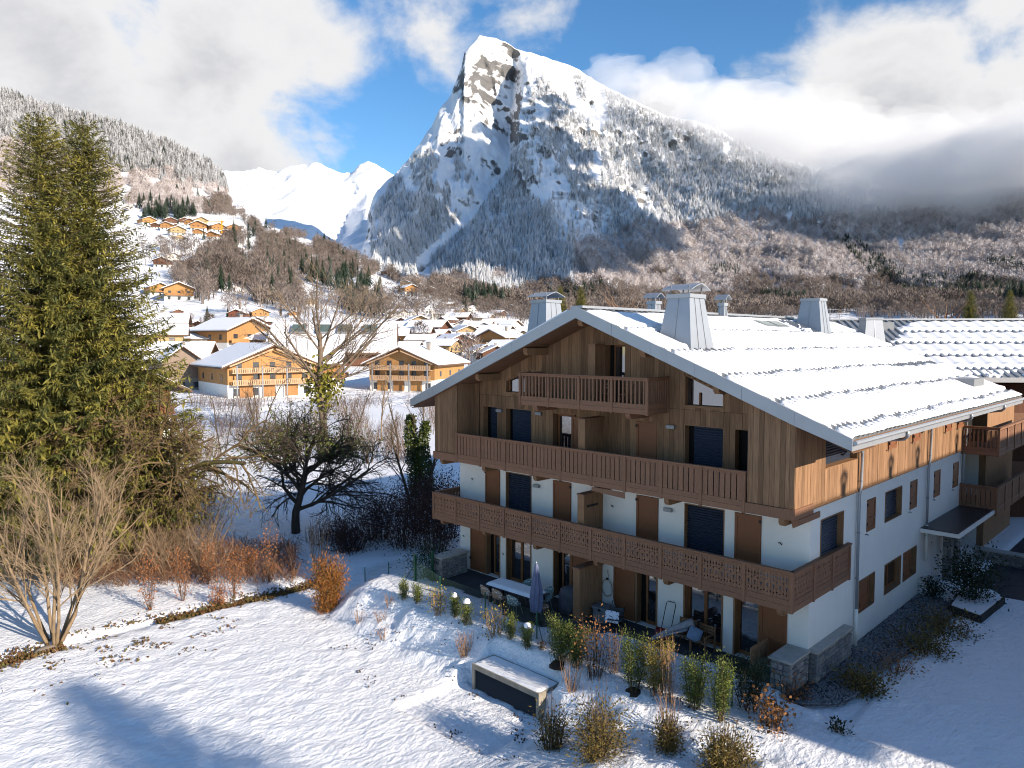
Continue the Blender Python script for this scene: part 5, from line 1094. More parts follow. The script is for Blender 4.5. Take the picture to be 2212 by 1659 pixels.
for z in (2.6, 5.4): bb = B('balcony', -2, RW - .5, -5.0, -3.5, z - .2, z, BALC, WG); MB().box(-2, RW - .5, -5.05, -5.0, z - .2, z + 1.0).build('rail_panel', BALC, bb)

NB = thing('timber_chalet', 'neighbouring timber chalet across the lawn, outside the right edge of the picture', 'chalet')
nx = 24.0; nzr = 5.42 + (nx - .03) * SUN.z / SUN.x
B('wall', nx - 7, nx + 7, .6, 34, -.5, nzr - 4.2, TIMB['orange'], NB); MB().prism([(nx - 7, nzr - 4.2), (nx + 7, nzr - 4.2), (nx, nzr - 1.5)], 'y', .6, 34).build('gable_wall', TIMB['orange'], NB)
MB().prism([(nx - 8.2, nzr - 3.5), (nx, nzr - .3), (nx + 8.2, nzr - 3.5), (nx + 8.2, nzr - 3.2), (nx, nzr), (nx - 8.2, nzr - 3.2)], 'y', -.6, 35).build('roof', ZINCD, NB)
for y in (2.5, 7.1, 10.3, 16.1): chimney(nx + .2, y + (nx) * SUN.y / SUN.x, .32, .4, nzr - .4, nzr + .30, NB, True, .8)
# ------------------------------------------------------------------ terrace floor, gravel, fence
tag(B('patio', -16.35, -.3, -3.3, .02, -.22, .0, PATIO), kind='structure')
GRV = mat('gravel_stone', (.10, .10, .11), .8, col2=(.28, .27, .27), rand2=False, nscale=18)
r = np.random.default_rng(3); n = 5200; gy = r.uniform(-1.6, 11.2, n); xmax = np.interp(gy, [-1.6, -.8, 0, 2, 5, 9, 11.2], [.5, 1.3, 1.5, 1.45, 1.65, 1.75, 1.6]) + .15 * (vnoise(gy * 1.3, gy * 0) - .5); gx = .33 + (xmax - .33) * r.random(n); gx = np.where(gy > 2.95, .02 + (xmax - .02) * r.random(n), gx); s = r.uniform(.025, .065, n)
oct_ = np.array([(1, 0, 0), (-1, 0, 0), (0, 1, 0), (0, -1, 0), (0, 0, 1), (0, 0, -1)], float); of = np.array([(0, 2, 4), (2, 1, 4), (1, 3, 4), (3, 0, 4), (2, 0, 5), (1, 2, 5), (3, 1, 5), (0, 3, 5)])
V = np.stack([gx, gy, np.full(n, -.055)], -1)[:, None] + oct_[None] * (s[:, None, None] * r.uniform(.6, 1.3, (n, 6, 1))) * np.array([1, 1, .7]); F = (np.arange(n) * 6)[:, None, None] + of[None]
g = np_mesh('gravel', V.reshape(-1, 3), F.reshape(-1, 3), GRV); tag(g, 'grey gravel bed along the shaded side of the chalet', 'gravel', kind='stuff')
gyb = np.linspace(-1.7, 11.3, 90); xb = np.interp(gyb, [-1.6, -.8, 0, 2, 5, 9, 11.2], [.5, 1.3, 1.5, 1.45, 1.65, 1.75, 1.6]) + .12 * (vnoise(gyb * 2, gyb * 0) - .5)
V = np.concatenate([np.stack([np.full(90, .0), gyb, np.full(90, -.068)], -1), np.stack([xb, gyb, np.full(90, -.068)], -1)]); F = np.array([(i, 90 + i, 91 + i, i + 1) for i in range(89)]); tag(np_mesh('gravel_bed', V, F, mat('gravel_base', (.045, .045, .05), .9, noise=.4, nscale=14, bump=.6, bscale=25)), kind='structure')
WIRE = mat('fence_wire', (.05, .10, .075), .4, metal=.4)
FN = thing('mesh_fence', 'thin green wire mesh fence along the terrace edge', 'fence')
FP = [(-16.05, -2.85), (-13.38, -3.66), (-10.68, -3.70), (-8.0, -3.73), (-5.4, -3.68), (-3.0, -3.55), (-.75, -3.36), (-.55, -1.3)]
for i, (x, y) in enumerate(FP[1:-1]): MB().tube([(x, y, -.2), (x, y, 1.05)], .024, 6).build('post', GREEN, FN)
for dx in (-.45, .45): MB().tube([(-8.0, -3.73, .75), (-8.0 + dx, -3.73 - .1, -.15)], .016, 5).build('strut', GREEN, FN)
MB().tube([(-.75, -3.36, .8), (-.5, -3.2, -.1)], .016, 5).build('strut', GREEN, FN)
for (x0, y0), (x1, y1) in zip(FP[:-1], FP[1:]):
    L = math.hypot(x1 - x0, y1 - y0); H = .98; w = MB(); pt = lambda a, z: (x0 + (x1 - x0) * a / L, y0 + (y1 - y0) * a / L, z + .03); a = -H
    while a < L:
        for sg in (1, -1):
            s0, s1 = max(0, a), min(L, a + H)
            if s1 - s0 > .03:
                za, zb = (s0 - a, s1 - a) if sg > 0 else (H - (s0 - a), H - (s1 - a)); w.tube([pt(s0, za), pt(s1, zb)], .0028, 3, False)
        a += .085
    w.tube([pt(0, H), pt(L, H)], .005, 3, False); w.build('wire_mesh', WIRE, FN)
GT = thing('garden_gate', 'green steel garden gate beside the stone wall', 'gate')
for x, y in ((-16.05, -2.85), (-15.88, -2.02)): MB().box(x - .05, x + .05, y - .05, y + .05, -.1, 1.22).build('post', GREEN, GT)
b = MB()
for z in (.12, 1.02): b.tube([(-16.04, -2.8, z), (-15.89, -2.07, z + .04)], .018, 6)
b.build('gate_rail', GREEN, GT); b = MB()
for k in range(22): t_ = k / 21; b.tube([(-16.04 + .15 * t_, -2.8 + .73 * t_, .12), (-16.04 + .15 * t_, -2.8 + .73 * t_, 1.04)], .004, 3, False)
b.build('gate_bars', GREEN, GT)
b = MB(); b.tube([(-16.05, -2.85, 1.0), (-19.5, -2.7, .55)], .006, 4); 
FL2 = thing('mesh_fence', 'green wire mesh fence running down the bank left of the gate', 'fence'); a = 0; w = MB()
for k in range(44): xx = -16.05 - k * .085; zb = max(-1.25, .05 - k * .028); w.tube([(xx, -2.85, zb), (xx - .5, -2.84, zb + .9)], .003, 3, False); w.tube([(xx - .5, -2.84, zb - .2), (xx, -2.85, zb + .95)], .003, 3, False)
w.build('wire_mesh', WIRE, FL2)
for xx, zz in ((-18.0, -.55), (-19.9, -1.2)): MB().tube([(xx, -2.85, zz - .2), (xx, -2.85, zz + 1.0)], .024, 6).build('post', GREEN, FL2)
MB().tube([(-16.1, -2.85, .7), (-16.8, -2.85, -.1)], .016, 5).build('strut', GREEN, FL2)
# concrete air vent sunk in the bank
AV = thing('air_vent', 'concrete ventilation box with dark louvres sunk in the snowy bank', 'vent box')
x0, x1, y0, y1, zt, zb = -9.2, -6.08, -5.72, -4.68, -.62, -1.75
B('rear_wall', x0, x1, y1 - .15, y1, zb, zt, CONC, AV); B('side_wall', x0, x0 + .12, y0, y1 - .15, zb, zt, CONC, AV); B('side_wall', x1 - .12, x1, y0, y1 - .15, zb, zt, CONC, AV); B('lintel', x0 + .12, x1 - .12, y0, y0 + .15, zt - .14, zt, CONC, AV)
B('lid', x0 + .003, x1 - .003, y0 + .003, y1, zt, zt + .03, CONC, AV)
for k in range(12):
    z = zb + .1 + k * .075; MB().prism([(y0 + .04, z), (y0 + .09, z + .05), (y0 + .10, z + .045), (y0 + .05, z - .005)], 'x', x0 + .12, x1 - .12).build('louvre', mat('louvre_steel', (.030, .033, .042), .5), AV)
B('inner', x0 + .12, x1 - .12, y0 + .14, y0 + .16, zb, zt - .14, DARK, AV)
u_ = np.linspace(x0 + .03, x1 - .03, 40); v_ = np.linspace(y0 + .04, y1 - .02, 16); UX, UY = np.meshgrid(u_, v_, indexing='ij'); e = np.minimum.reduce([UX - x0, x1 - UX, UY - y0, y1 - UY]); np_mesh('snow', np.stack([UX, UY, zt + .02 + .06 * sstep(.02, .15, e) + .02 * (vnoise(UX * 4, UY * 4) - .5)], -1).reshape(-1, 3), grid_faces(40, 16), SNOWR, AV, smooth=True)

# ------------------------------------------------------------------ terrace things
def cut(o): return o
TB = thing('dining_table', 'long dark dining table carrying a thick slab of snow', 'table', (-10.75, -1.93, 0), R(2))
B('tabletop', -1.28, 1.32, -.46, .46, .70, .74, mat('dark_table', (.035, .035, .04), .5), TB)
for sx in (-1.1, 1.1):
    for sy in (-.36, .36): B('leg', sx - .04, sx + .04, sy - .04, sy + .04, 0, .70, BLACK, TB)
u_ = np.linspace(-1.28, 1.16, 34); v_ = np.linspace(-.46, .46, 15); UX, UY = np.meshgrid(u_, v_, indexing='ij'); e = np.minimum.reduce([UX + 1.28, 1.16 - UX, UY + .46, .46 - UY]); np_mesh('snow', np.stack([UX, UY, .735 + .12 * np.sqrt(np.clip(e / .12, 0, 1))], -1).reshape(-1, 3), grid_faces(34, 15), SNOWR, TB, smooth=True)
def shell_chair(name, label, loc, rz, shell, leg):
    t = thing(name, label, 'chair', loc, rz, 'shell chairs round the terrace table'); V = []; nu, nv = 13, 11
    for i in range(nu):
        a = -1.15 + 2.3 * i / (nu - 1)
        for j in range(nv):
            s = j / (nv - 1)
            if s < .5: q = s / .5; rr = .27 * q; z = .44 + .03 * q * q; y = -.04 + .0
            else: q = (s - .5) / .5; rr = .27 + .03 * q; z = .47 + .40 * q * max(.35, math.cos(a * .85))
            V.append((math.sin(a) * rr, .03 + math.cos(a) * rr - .05 * (s < .5), z))
    me = mesh_VF('shell', np.array(V), grid_faces(nu, nv), shell, True); sh = link('shell', me, t)
    V2 = [(.24 * math.cos(a), -.03 + .22 * math.sin(a), .445) for a in np.linspace(0, 2 * math.pi, 17)[:-1]]; b = MB(); b.v = V2 + [(x, y, z - .03) for x, y, z in V2]; b.f = [tuple(range(16)), tuple(range(31, 15, -1))] + [(i, 16 + i, 16 + (i + 1) % 16, (i + 1) % 16) for i in range(16)]; b.build('seat', shell, t)
    for sx in (-1, 1):
        for sy in (-1, 1): MB().tube([(sx * .14, sy * .13 - .02, .43), (sx * .22, sy * .22 - .02, 0)], [.016, .011], 6).build('leg', leg, t)
    return t
def shell_mat(n, c, c2):
    m = mat(n, c, .5); N, L = m.node_tree.nodes, m.node_tree.links; p = [x for x in N if x.type == 'BSDF_PRINCIPLED'][0]; t = N.new('ShaderNodeTexVoronoi'); t.inputs['Scale'].default_value = 16; tcn = N.new('ShaderNodeTexCoord'); L.new(tcn.outputs['Object'], t.inputs['Vector']); mr = N.new('ShaderNodeMath'); mr.operation = 'GREATER_THAN'; L.new(t.outputs['Distance'], mr.inputs[0]); mr.inputs[1].default_value = .36
    mx = N.new('ShaderNodeMix'); mx.data_type = 'RGBA'; L.new(mr.outputs[0], mx.inputs['Factor']); mx.inputs['A'].default_value = (*c, 1); mx.inputs['B'].default_value = (*c2, 1); L.new(mx.outputs['Result'], p.inputs['Base Color']); return m
TANSH = shell_mat('tan_shell', (.62, .60, .60), (.36, .22, .12)); GRYSH = shell_mat('grey_shell', (.60, .63, .62), (.16, .22, .20)); BEECH = mat('beech_leg', (.33, .19, .09), .6); GLEG = mat('grey_leg', (.18, .23, .21), .6)
for lb, lc, rz, sm, lm in (('tan shell chair at the left end of the front of the snowy table', (-11.75, -2.52, 0), 3.05, TANSH, BEECH), ('tan shell chair second from the left in front of the snowy table', (-11.12, -2.50, 0), 3.2, TANSH, BEECH), ('grey green shell chair in front of the snowy table', (-10.22, -2.58, 0), 3.3, GRYSH, GLEG), ('tan shell chair right behind the closed parasol', (-9.30, -2.0, 0), 1.9, TANSH, BEECH), ('grey shell chair on the house side of the snowy table', (-10.9, -1.28, 0), .1, GRYSH, GLEG), ('grey shell chair on the house side, hidden behind the parasol', (-9.75, -1.35, 0), -.2, GRYSH, GLEG)): shell_chair('shell_chair', lb, lc, rz, sm, lm)
PS = thing('parasol', 'closed slate blue parasol standing on the terrace', 'parasol', (-9.05, -2.62, 0)); PF = mat('parasol_cloth', (.125, .145, .24), .8, noise=.15, nscale=4)
MB().tube([(0, 0, 0), (0, 0, 2.26)], .022, 8).build('pole', ZINCD, PS); MB().lathe([(.26, 0), (.26, .05), (.05, .08)], 16).build('base', BLACK, PS)
b = MB(); n = 24; prof = [(.035, 2.27), (.075, 2.15), (.13, 1.75), (.20, 1.25), (.22, .85), (.18, .45)]
for (rr, z) in prof:
    for k in range(n): a = 2 * math.pi * k / n; q = rr * (1 + (.22 if k % 3 == 0 else -.12) * min(1, (2.3 - z) * 1.2)); b.v.append((q * math.cos(a + z * .25), q * math.sin(a + z * .25), z))
for i in range(len(prof) - 1):
    for k in range(n): b.f.append((i * n + k, i * n + (k + 1) % n, (i + 1) * n + (k + 1) % n, (i + 1) * n + k))
b.f.append(tuple(range(n))); b.build('canopy', PF, PS, False); MB().lathe([(.02, 2.26), (.03, 2.29), (.008, 2.34)], 8).build('finial', ZINCD, PS)
BQ = thing('barbecue', 'barbecue under a dark grey cover beside the partition', 'barbecue', (-8.75, -1.05, 0), .3); r = np.random.default_rng(5); b = MB(); n = 18; prof = [(.36, .02), (.37, .35), (.34, .62), (.33, .78), (.30, .98), (.16, 1.10), (.02, 1.13)]; b.lathe(prof, n); b.v = [(x * 1.25 * (1 + .10 * math.sin(5 * math.atan2(y, x) + z * 4)), y * .85 * (1 + .08 * math.sin(4 * math.atan2(y, x) - z * 3)), z + .03 * math.sin(7 * x + 5 * y)) for x, y, z in b.v]; b.build('cover', mat('cover_cloth', (.060, .062, .075), .5, noise=.3, nscale=4), BQ, True); MB().box(-.3, .3, -.2, .2, 0, .05).build('foot_frame', BLACK, BQ)
CT = thing('storage_chest', 'small grey storage chest behind the partition', 'chest', (-7.45, -.62, 0)); GP = mat('grey_plastic', (.16, .175, .19), .5); B('box', -.32, .32, -.26, .26, 0, .48, GP, CT); B('lid', -.35, .35, -.29, .29, .482, .56, GP, CT); B('clasp', -.05, .05, -.31, -.29, .42, .52, BLACK, CT)
BM = thing('broom', 'long handled broom leaning on the white wall', 'broom', (-7.1, -.55, 0)); MB().tube([(.15, .1, .05), (-.62, .48, 1.75)], .016, 6).build('handle', mat('broom_handle', (.45, .45, .46), .5), BM); MB().box(-.05, .35, -.02, .14, 0, .1).build('head', BLACK, BM)
HO = thing('hose_coil', 'coil of pale hose hanging on the white wall', 'hose', (-7.72, -.05, 1.05)); b = MB(); b.tube([(.24 * math.sin(a), -.02, .33 * math.cos(a) + .0) for a in np.linspace(0, 4 * math.pi, 49)], .014, 6); b.build('coil', mat('hose_rubber', (.36, .24, .12), .6), HO); MB().box(-.04, .04, -.03, .03, .30, .38).build('hook', BLACK, HO)
FC_ = thing('folding_chair', 'dark folding chair with its seat half closed on the terrace', 'folding chair', (-6.55, -1.05, 0), .5)
for s in (-.25, .25): MB().tube([(s, -.35, 0), (s, .30, .78)], .014, 6).build('leg', BLACK, FC_); MB().tube([(s, .35, 0), (s, -.25, .48)], .014, 6).build('leg', BLACK, FC_)
MB().box(-.25, .25, -.28, .12, .44, .47).build('seat', mat('dark_cloth', (.05, .06, .065), .8), FC_); MB().box(-.25, .25, .16, .19, .5, .78).build('backrest', MATS['dark_cloth'], FC_)
def spot_mat():
    m = mat('spotted_cloth', (.78, .79, .82), .8); N, L = m.node_tree.nodes, m.node_tree.links; p = [x for x in N if x.type == 'BSDF_PRINCIPLED'][0]; t = N.new('ShaderNodeTexVoronoi'); t.inputs['Scale'].default_value = 15; tcn = N.new('ShaderNodeTexCoord'); L.new(tcn.outputs['Object'], t.inputs['Vector']); mr = N.new('ShaderNodeMath'); mr.operation = 'GREATER_THAN'; L.new(t.outputs['Distance'], mr.inputs[0]); mr.inputs[1].default_value = .30
    mx = N.new('ShaderNodeMix'); mx.data_type = 'RGBA'; L.new(mr.outputs[0], mx.inputs['Factor']); mx.inputs['A'].default_value = (.03, .035, .08, 1); mx.inputs['B'].default_value = (.78, .79, .83, 1); L.new(mx.outputs['Result'], p.inputs['Base Color']); return m
def pillow(name, label, loc, rot, w, h, t, m):
    V = []; n = 9
    for sg in (-1, 1):
        for i in range(n):
            for j in range(n):
                a, b_ = -1 + 2 * i / (n - 1), -1 + 2 * j / (n - 1); V.append((a * w / 2 * (1 - .06 * b_ * b_), sg * t / 2 * ((1 - a ** 4) * (1 - b_ ** 4)) ** .6, b_ * h / 2 * (1 - .06 * a * a)))
    F = grid_faces(n, n); F = np.concatenate([F, F[:, ::-1] + n * n]); o = np_mesh(name, np.array(V), F, m, smooth=True); o.location = loc; o.rotation_euler = rot; return tag(o, label, 'cushion')
pillow('cushion', 'white cushion with dark spots propped on the folding chair', (-6.62, -1.22, .52), (R(-12), 0, R(12)), .56, .42, .12, spot_mat())
WOODC = mat('teak', (.20, .105, .05), .6, noise=.2, nscale=5)
def arm_chair(label, loc, rz):
    t = thing('wooden_armchair', label, 'armchair', loc, rz, 'wooden armchairs on the terrace')
    for sx in (-.29, .29):
        for sy, hh in ((-.27, .62), (.27, .86)): B('leg', sx - .025, sx + .025, sy - .025, sy + .025, 0, hh, WOODC, t)
        B('armrest', sx - .035, sx + .035, -.31, .27, .622, .65, WOODC, t)
    for k in range(5): B('seat_slat', -.26, .26, -.26 + k * .105, -.17 + k * .105, .40, .425, WOODC, t)
    for k in range(3): B('back_slat', -.262, .262, .25, .275, .58 + k * .10, .66 + k * .10, WOODC, t)
    return t
arm_chair('wooden armchair under the rolled awning on the terrace', (-4.05, -.45, 0), .15); arm_chair('wooden armchair holding the blue cushion', (-3.35, -.50, 0), -.1)
pillow('cushion', 'pale blue cushion lying in the right hand wooden armchair', (-3.55, -.68, .60), (R(-25), R(20), R(25)), .46, .44, .14, mat('blue_cloth', (.20, .27, .36), .85, noise=.15, nscale=5))
AW = thing('rolled_awning', 'rolled striped awning lying across the armchair', 'awning', (0, 0, 0)); AWM = mat('awning_cloth', (.36, .34, .345), .8, noise=.25, nscale=5, stretch=(1, 6, 6))
MB().tube([(-5.05, -1.0, .12), (-4.4, -.75, .55), (-3.72, -.50, .92)], [.05, .09, .15], 12).build('roll', AWM, AW, True); MB().tube([(-5.1, -1.06, .04), (-4.5, -.86, .36), (-3.85, -.62, .66)], [.03, .04, .05], 8).build('bar', AWM, AW, True); MB().lathe([(.07, 0), (.075, .04)], 10).build('end_cap', GP, AW).location = (-3.72, -.5, .86)
SP = thing('snow_pusher', 'snow pusher with a black loop handle against the white wall', 'snow pusher', (-4.85, -.42, 0)); MB().tube([(-.2, -.05, .12), (-.17, .28, 1.16), (-.12, .31, 1.24), (.16, .31, 1.24), (.21, .28, 1.16), (.18, -.05, .12)], .015, 6).build('handle', BLACK, SP); MB().prism([(-.12, .02), (-.2, .03), (-.12, .26), (0, .34), (.04, .32), (-.06, .24)], 'x', -.36, .36).build('scoop', mat('red_plastic', (.16, .012, .02), .4), SP)
LM = thing('sledge', 'grey green plastic sledge leaning on the middle balcony partition', 'sledge', (-7.70, -.62, 2.62), R(90)); MB().prism([(-.20, .02), (.20, .02), (.20, .55), (.12, .72), (-.12, .72), (-.20, .55)], 'y', 0, .06).build('tray', mat('sledge_plastic', (.085, .15, .135), .5), LM); MB().tube([(-.1, .03, .72), (-.08, .03, .86), (.08, .03, .86), (.1, .03, .72)], .012, 5).build('handle', BLACK, LM)
for lb, x, rz in (('wooden bistro chair on the top balcony, left of two', -7.3, .2), ('wooden bistro chair on the top balcony, right of two', -6.45, -.2)):
    t = thing('bistro_chair', lb, 'chair', (x, -.7, 8.13), rz, 'bistro chairs on the top balcony')
    for s in (-.2, .2): MB().tube([(s, -.22, 0), (s, .2, .86)], .016, 5).build('leg', WOODC, t); MB().tube([(s, .22, 0), (s, -.2, .45)], .016, 5).build('leg', WOODC, t)
    B('seat', -.2, .2, -.2, .18, .44, .465, WOODC, t); 
    for z in (.62, .74): B('back_slat', -.2, .2, .1, .125, z, z + .07, WOODC, t)
# planter, shrub and low wall by the entrance
PL = thing('raised_planter', 'low dark planter bed topped with snow beside the entrance', 'planter'); MB().prism([(1.5, 9.75), (2.68, 9.3), (2.86, 12.3), (2.2, 13.1), (1.3, 12.4)], 'z', -.2, .17).build('kerb', mat('dark_kerb', (.035, .033, .032), .9, noise=.3, nscale=8), PL); MB().prism([(1.56, 9.83), (2.62, 9.40), (2.78, 12.3), (2.2, 12.95), (1.36, 12.35)], 'z', .171, .22).build('snow', SNOWR, PL)
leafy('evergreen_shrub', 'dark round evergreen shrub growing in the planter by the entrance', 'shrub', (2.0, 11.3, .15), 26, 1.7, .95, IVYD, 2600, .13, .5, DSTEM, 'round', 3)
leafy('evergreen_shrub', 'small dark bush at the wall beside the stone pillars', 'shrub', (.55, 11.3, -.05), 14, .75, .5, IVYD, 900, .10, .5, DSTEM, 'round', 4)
stone_wall('stone_wall', 'low rough stone wall beyond the entrance path', .4, 4.2, 18.3, 18.8, -.2, .5, (('y', 18.35, .4, 4.2, -1), ('x', 4.15, 18.3, 18.8, 1)), .03)
tag(MB().box(-1.8, 9, 13.3, 40, -.2, -.085).build('path', mat('wet_path', (.045, .045, .05), .6, noise=.3, nscale=2)), kind='structure')
leafy('dried_hydrangea', 'brown flowering plants along the gravel bed', 'plants', (1.75, 2.8, -.1), 20, .45, .75, DRIED, 300, .08, .7, STEM, 'round', 8)
for i, (x, y, rd, lb) in enumerate(((1.75, 5.2, .8, 'brown low plants at the gravel edge, middle clump'), (1.95, 7.6, .8, 'brown low plants at the gravel edge, far clump'), (1.45, .8, .6, 'brown low plants at the gravel edge, near clump'))): leafy('low_plants', lb, 'plants', (x, y, -.1), 30, .42, rd, GLOBE, 1300, .10, .5, DSTEM, 'round', 20 + i, wide=.9)
# flat stone slab under snow, right foreground
SS = thing('rock_slab', 'flat rock slab under snow at the bottom right', 'rock', (1.05, -3.3, -.28), .4); b = MB(); b.lathe([(.9, -.2), (.95, 0), (.9, .12), (.6, .17), (.05, .18)], 11); b.v = [(x * 1.0, y * .62, z) for x, y, z in b.v]; b.build('rock', mat('dark_rock', (.05, .045, .045), .9), SS); b = MB(); b.lathe([(.9, .10), (.88, .17), (.6, .235), (.05, .25)], 11); b.v = [(x, y * .62, z) for x, y, z in b.v]; b.build('snow', SNOWR, SS, True)
# ------------------------------------------------------------------ garden plants
C3 = lambda x, y: (864 + .36457 * x, 1094.5 + .36457 * y)
def G3(x, y): return tuple(foot_at(*C3(x, y), (BV_G,)))
FENCE = 'shrubs along the terrace fence'
spec = [(20, 548, .85, .22, 'y', 'narrow dark yew at the left end of the fence'), (98, 572, .8, .2, 'y', 'narrow yew second from the left along the fence'), (235, 632, .95, .45, 'l', 'yellow leaved shrub between the yews at the left of the fence'), (322, 652, .85, .22, 'c', 'dark yew with a touch of snow, third along the fence'), (396, 698, .9, .25, 'c', 'yew carrying a thick snow cap, fourth along the fence'), (565, 765, 1.05, .42, 'l', 'yellow leaved shrub left of the parasol'), (655, 782, .9, .22, 'y', 'narrow yew just left of the parasol foot'), (755, 838, .8, .24, 'c', 'short yew with snow cap before the parasol'), (842, 845, .3, .16, 'd', 'tiny brown tuft right of the parasol foot'),
        (945, 920, 1.55, .42, 'g', 'bright green upright shrub right of the parasol'), (1050, 945, 1.35, .42, 'g', 'green shrub flecked with snow beside the orange dried one'), (1150, 1015, 1.9, .55, 'o', 'tall dried shrub with orange leaves by the fence'), (1268, 985, 1.4, .30, 'd', 'thin dried shrub right of the orange one'), (1392, 1085, 1.75, .42, 'g', 'bushy green shrub in a dark soil ring'), (1520, 1115, 1.7, .40, 'gy', 'green and yellow shrub right of the soil ring'), (1605, 1165, 2.1, .45, 'd', 'tall dried stems with seed heads by the fence'), (1742, 1195, 1.5, .40, 'g', 'green shrub with snow flecks near the right end of the fence'), (1885, 1262, 1.7, .42, 'g', 'brightest green shrub at the right end of the fence'), (2085, 1215, 1.5, .42, 'k', 'dark green shrub against the low wooden panels')]
for i, (x, y, h, rd, k, lb) in enumerate(spec):
    p = G3(x, y)
    if k in 'yc': leafy('yew_shrub', lb, 'shrub', p, 9, h, rd, YEW, 1300, .070, .34, DSTEM, 'up', i, k == 'c', FENCE)
    elif k == 'l': leafy('leafy_shrub', lb, 'shrub', p, 16, h, rd, YELLEAF, 330, .075, .7, STEM, 'round', i, False, FENCE)
    elif k in ('g', 'gy', 'k'): leafy('laurel_shrub', lb, 'shrub', p, 15, h, rd, {'g': YEW, 'gy': YELLEAF, 'k': IVYD}[k], 4200, .066, .38, DSTEM, 'up', i, False, FENCE)
    elif k == 'o': leafy('dried_shrub', lb, 'shrub', p, 26, h, rd, DRIED, 560, .085, .6, DSTEM, 'round', i, False, FENCE, srad=.010)
    else: leafy('dried_shrub', lb, 'shrub', p, 18, h, rd, DRIED, 90, .06, .6, STEM, 'up', i, False, FENCE, srad=.008)
for i, (x, y) in enumerate(((1392, 1085), (945, 925))):
    p = G3(x, y); o = lump(MB(), (0, 0, -.07), .34, .10, np.random.default_rng(i)).build('soil_ring', SOIL, None, True); o.location = p; tag(o, ['dark soil ring under the bushy green shrub', 'dark soil ring under the bright green shrub by the parasol', 'dark soil ring under the green and yellow shrub', 'dark soil ring under the snow flecked green shrub', 'dark soil ring under the brightest green shrub', 'dark soil ring under the orange dried shrub'][i], 'soil')
BANK = 'plants on the snowy bank'
for i, (x, y, h, rd, k, lb) in enumerate([(380, 885, 1.0, .42, 'd', 'dried twiggy shrub on the bank left of the vent box'), (1015, 1095, 1.1, .45, 'd', 'dried twiggy plant behind the right end of the vent box'), (905, 1430, 1.0, .42, 'b', 'dark brown conifer with bare twigs at the right end of the vent box'), (1180, 1485, 1.25, .72, 'B', 'big bronze globe conifer in the lower middle of the bank'), (1590, 1330, 1.2, .5, 'd', 'thin dried stems above the small conifer on the bank'), (1585, 1450, .75, .34, 'b', 'small brown conifer low on the bank'), (1930, 1575, .95, .55, 'B', 'bronze conifer at the bottom edge of the picture')]):
    p = G3(x, y)
    if k == 'd': leafy('dried_shrub', lb, 'shrub', p, 30, h, rd, DRIED, 60, .05, .6, STEM, 'up', 60 + i, False, BANK, srad=.008, wide=.2)
    else: leafy('globe_conifer', lb, 'shrub', p, 26, h, rd, GLOBE, 5200 if k == 'B' else 1900, .095, .30, DSTEM, 'round', 60 + i, False, BANK, wide=.6, bare=14, lo=.02)
for i, (x, y, h, lb) in enumerate([(822, 1342, .55, 'left low twig tuft at the top of the bank'), (840, 1308, .5, 'upper low twig tuft at the top of the bank'), (775, 1342, .5, 'twig tuft beside the snow dip on the bank'), (828, 1378, .4, 'lowest twig tuft on the left of the bank'), (1000, 1415, .8, 'twig shrub on the bank above the vent box'), (1818, 1582, .3, 'tiny dark leaved plant alone on the shaded lawn')]):
    leafy('twig_tuft', lb, 'plant', tuple(foot_at(x, y, (BV_G,))), 16, h, .3, DRIED if i < 5 else IVYD, 60 if i < 5 else 120, .06 if i < 5 else .1, .6, STEM, 'up', 80 + i, False, BANK, srad=.007)
leafy('dried_hydrangea', 'hydrangea with orange dried flower heads at the right end of the bank', 'plant', tuple(foot_at(1672, 1568, (BV_G,))), 30, .8, .6, DRIED, 420, .10, .9, DSTEM, 'round', 90, group=BANK)
leafy('dried_hydrangea', 'dark dried flower stems at the corner of the stone wall', 'plant', tuple(foot_at(1720, 1520, (BV_G,))), 30, .7, .5, COPPER, 260, .07, .9, DSTEM, 'round', 91, group=BANK)
# bronze thuja at the corner of the bank
p = foot_at(706, 1318, (BV_G,)); leafy('thuja_shrub', 'orange bronze conifer shrub at the corner of the lawn', 'shrub', tuple(p), 60, 2.15, .78, THUJA, 8500, .115, .30, DSTEM, 'up', 95, wide=.45, lo=.0)
p = foot_at(690, 1238, (BV_G,)); leafy('bare_shrub', 'bundle of pale bare stems behind the bronze conifer', 'shrub', tuple(p), 26, 3.0, .75, STEM, 20, .03, .5, STEM, 'up', 96, srad=.014, wide=.25)
# copper beeches along the ditch
for i, (x, y, hpx, lb) in enumerate([(583, 1256, 118, 'tallest copper leaved beech sapling by the ditch'), (505, 1290, 95, 'copper beech sapling left of the tallest one'), (450, 1262, 85, 'copper beech sapling in the middle of the row'), (395, 1298, 105, 'copper beech sapling second from the left'), (325, 1318, 120, 'leftmost copper beech sapling of the row'), (545, 1240, 60, 'small copper beech sapling behind the row'), (470, 1310, 45, 'low copper beech sprout nearest the ditch'), (632, 1246, 70, 'dark copper sapling in the shade right of the row')]):
    p = foot_at(x, y, (BV_G,)); D = (p - Vector(CAM)).length; leafy('beech_sapling', lb, 'sapling', tuple(p), 11, hpx * D / FPX, .42, COPPER if i != 7 else PURPLE, 620, .085, .55, DSTEM, 'round', 110 + i, group='beech saplings by the ditch', wide=.12, lo=.05)
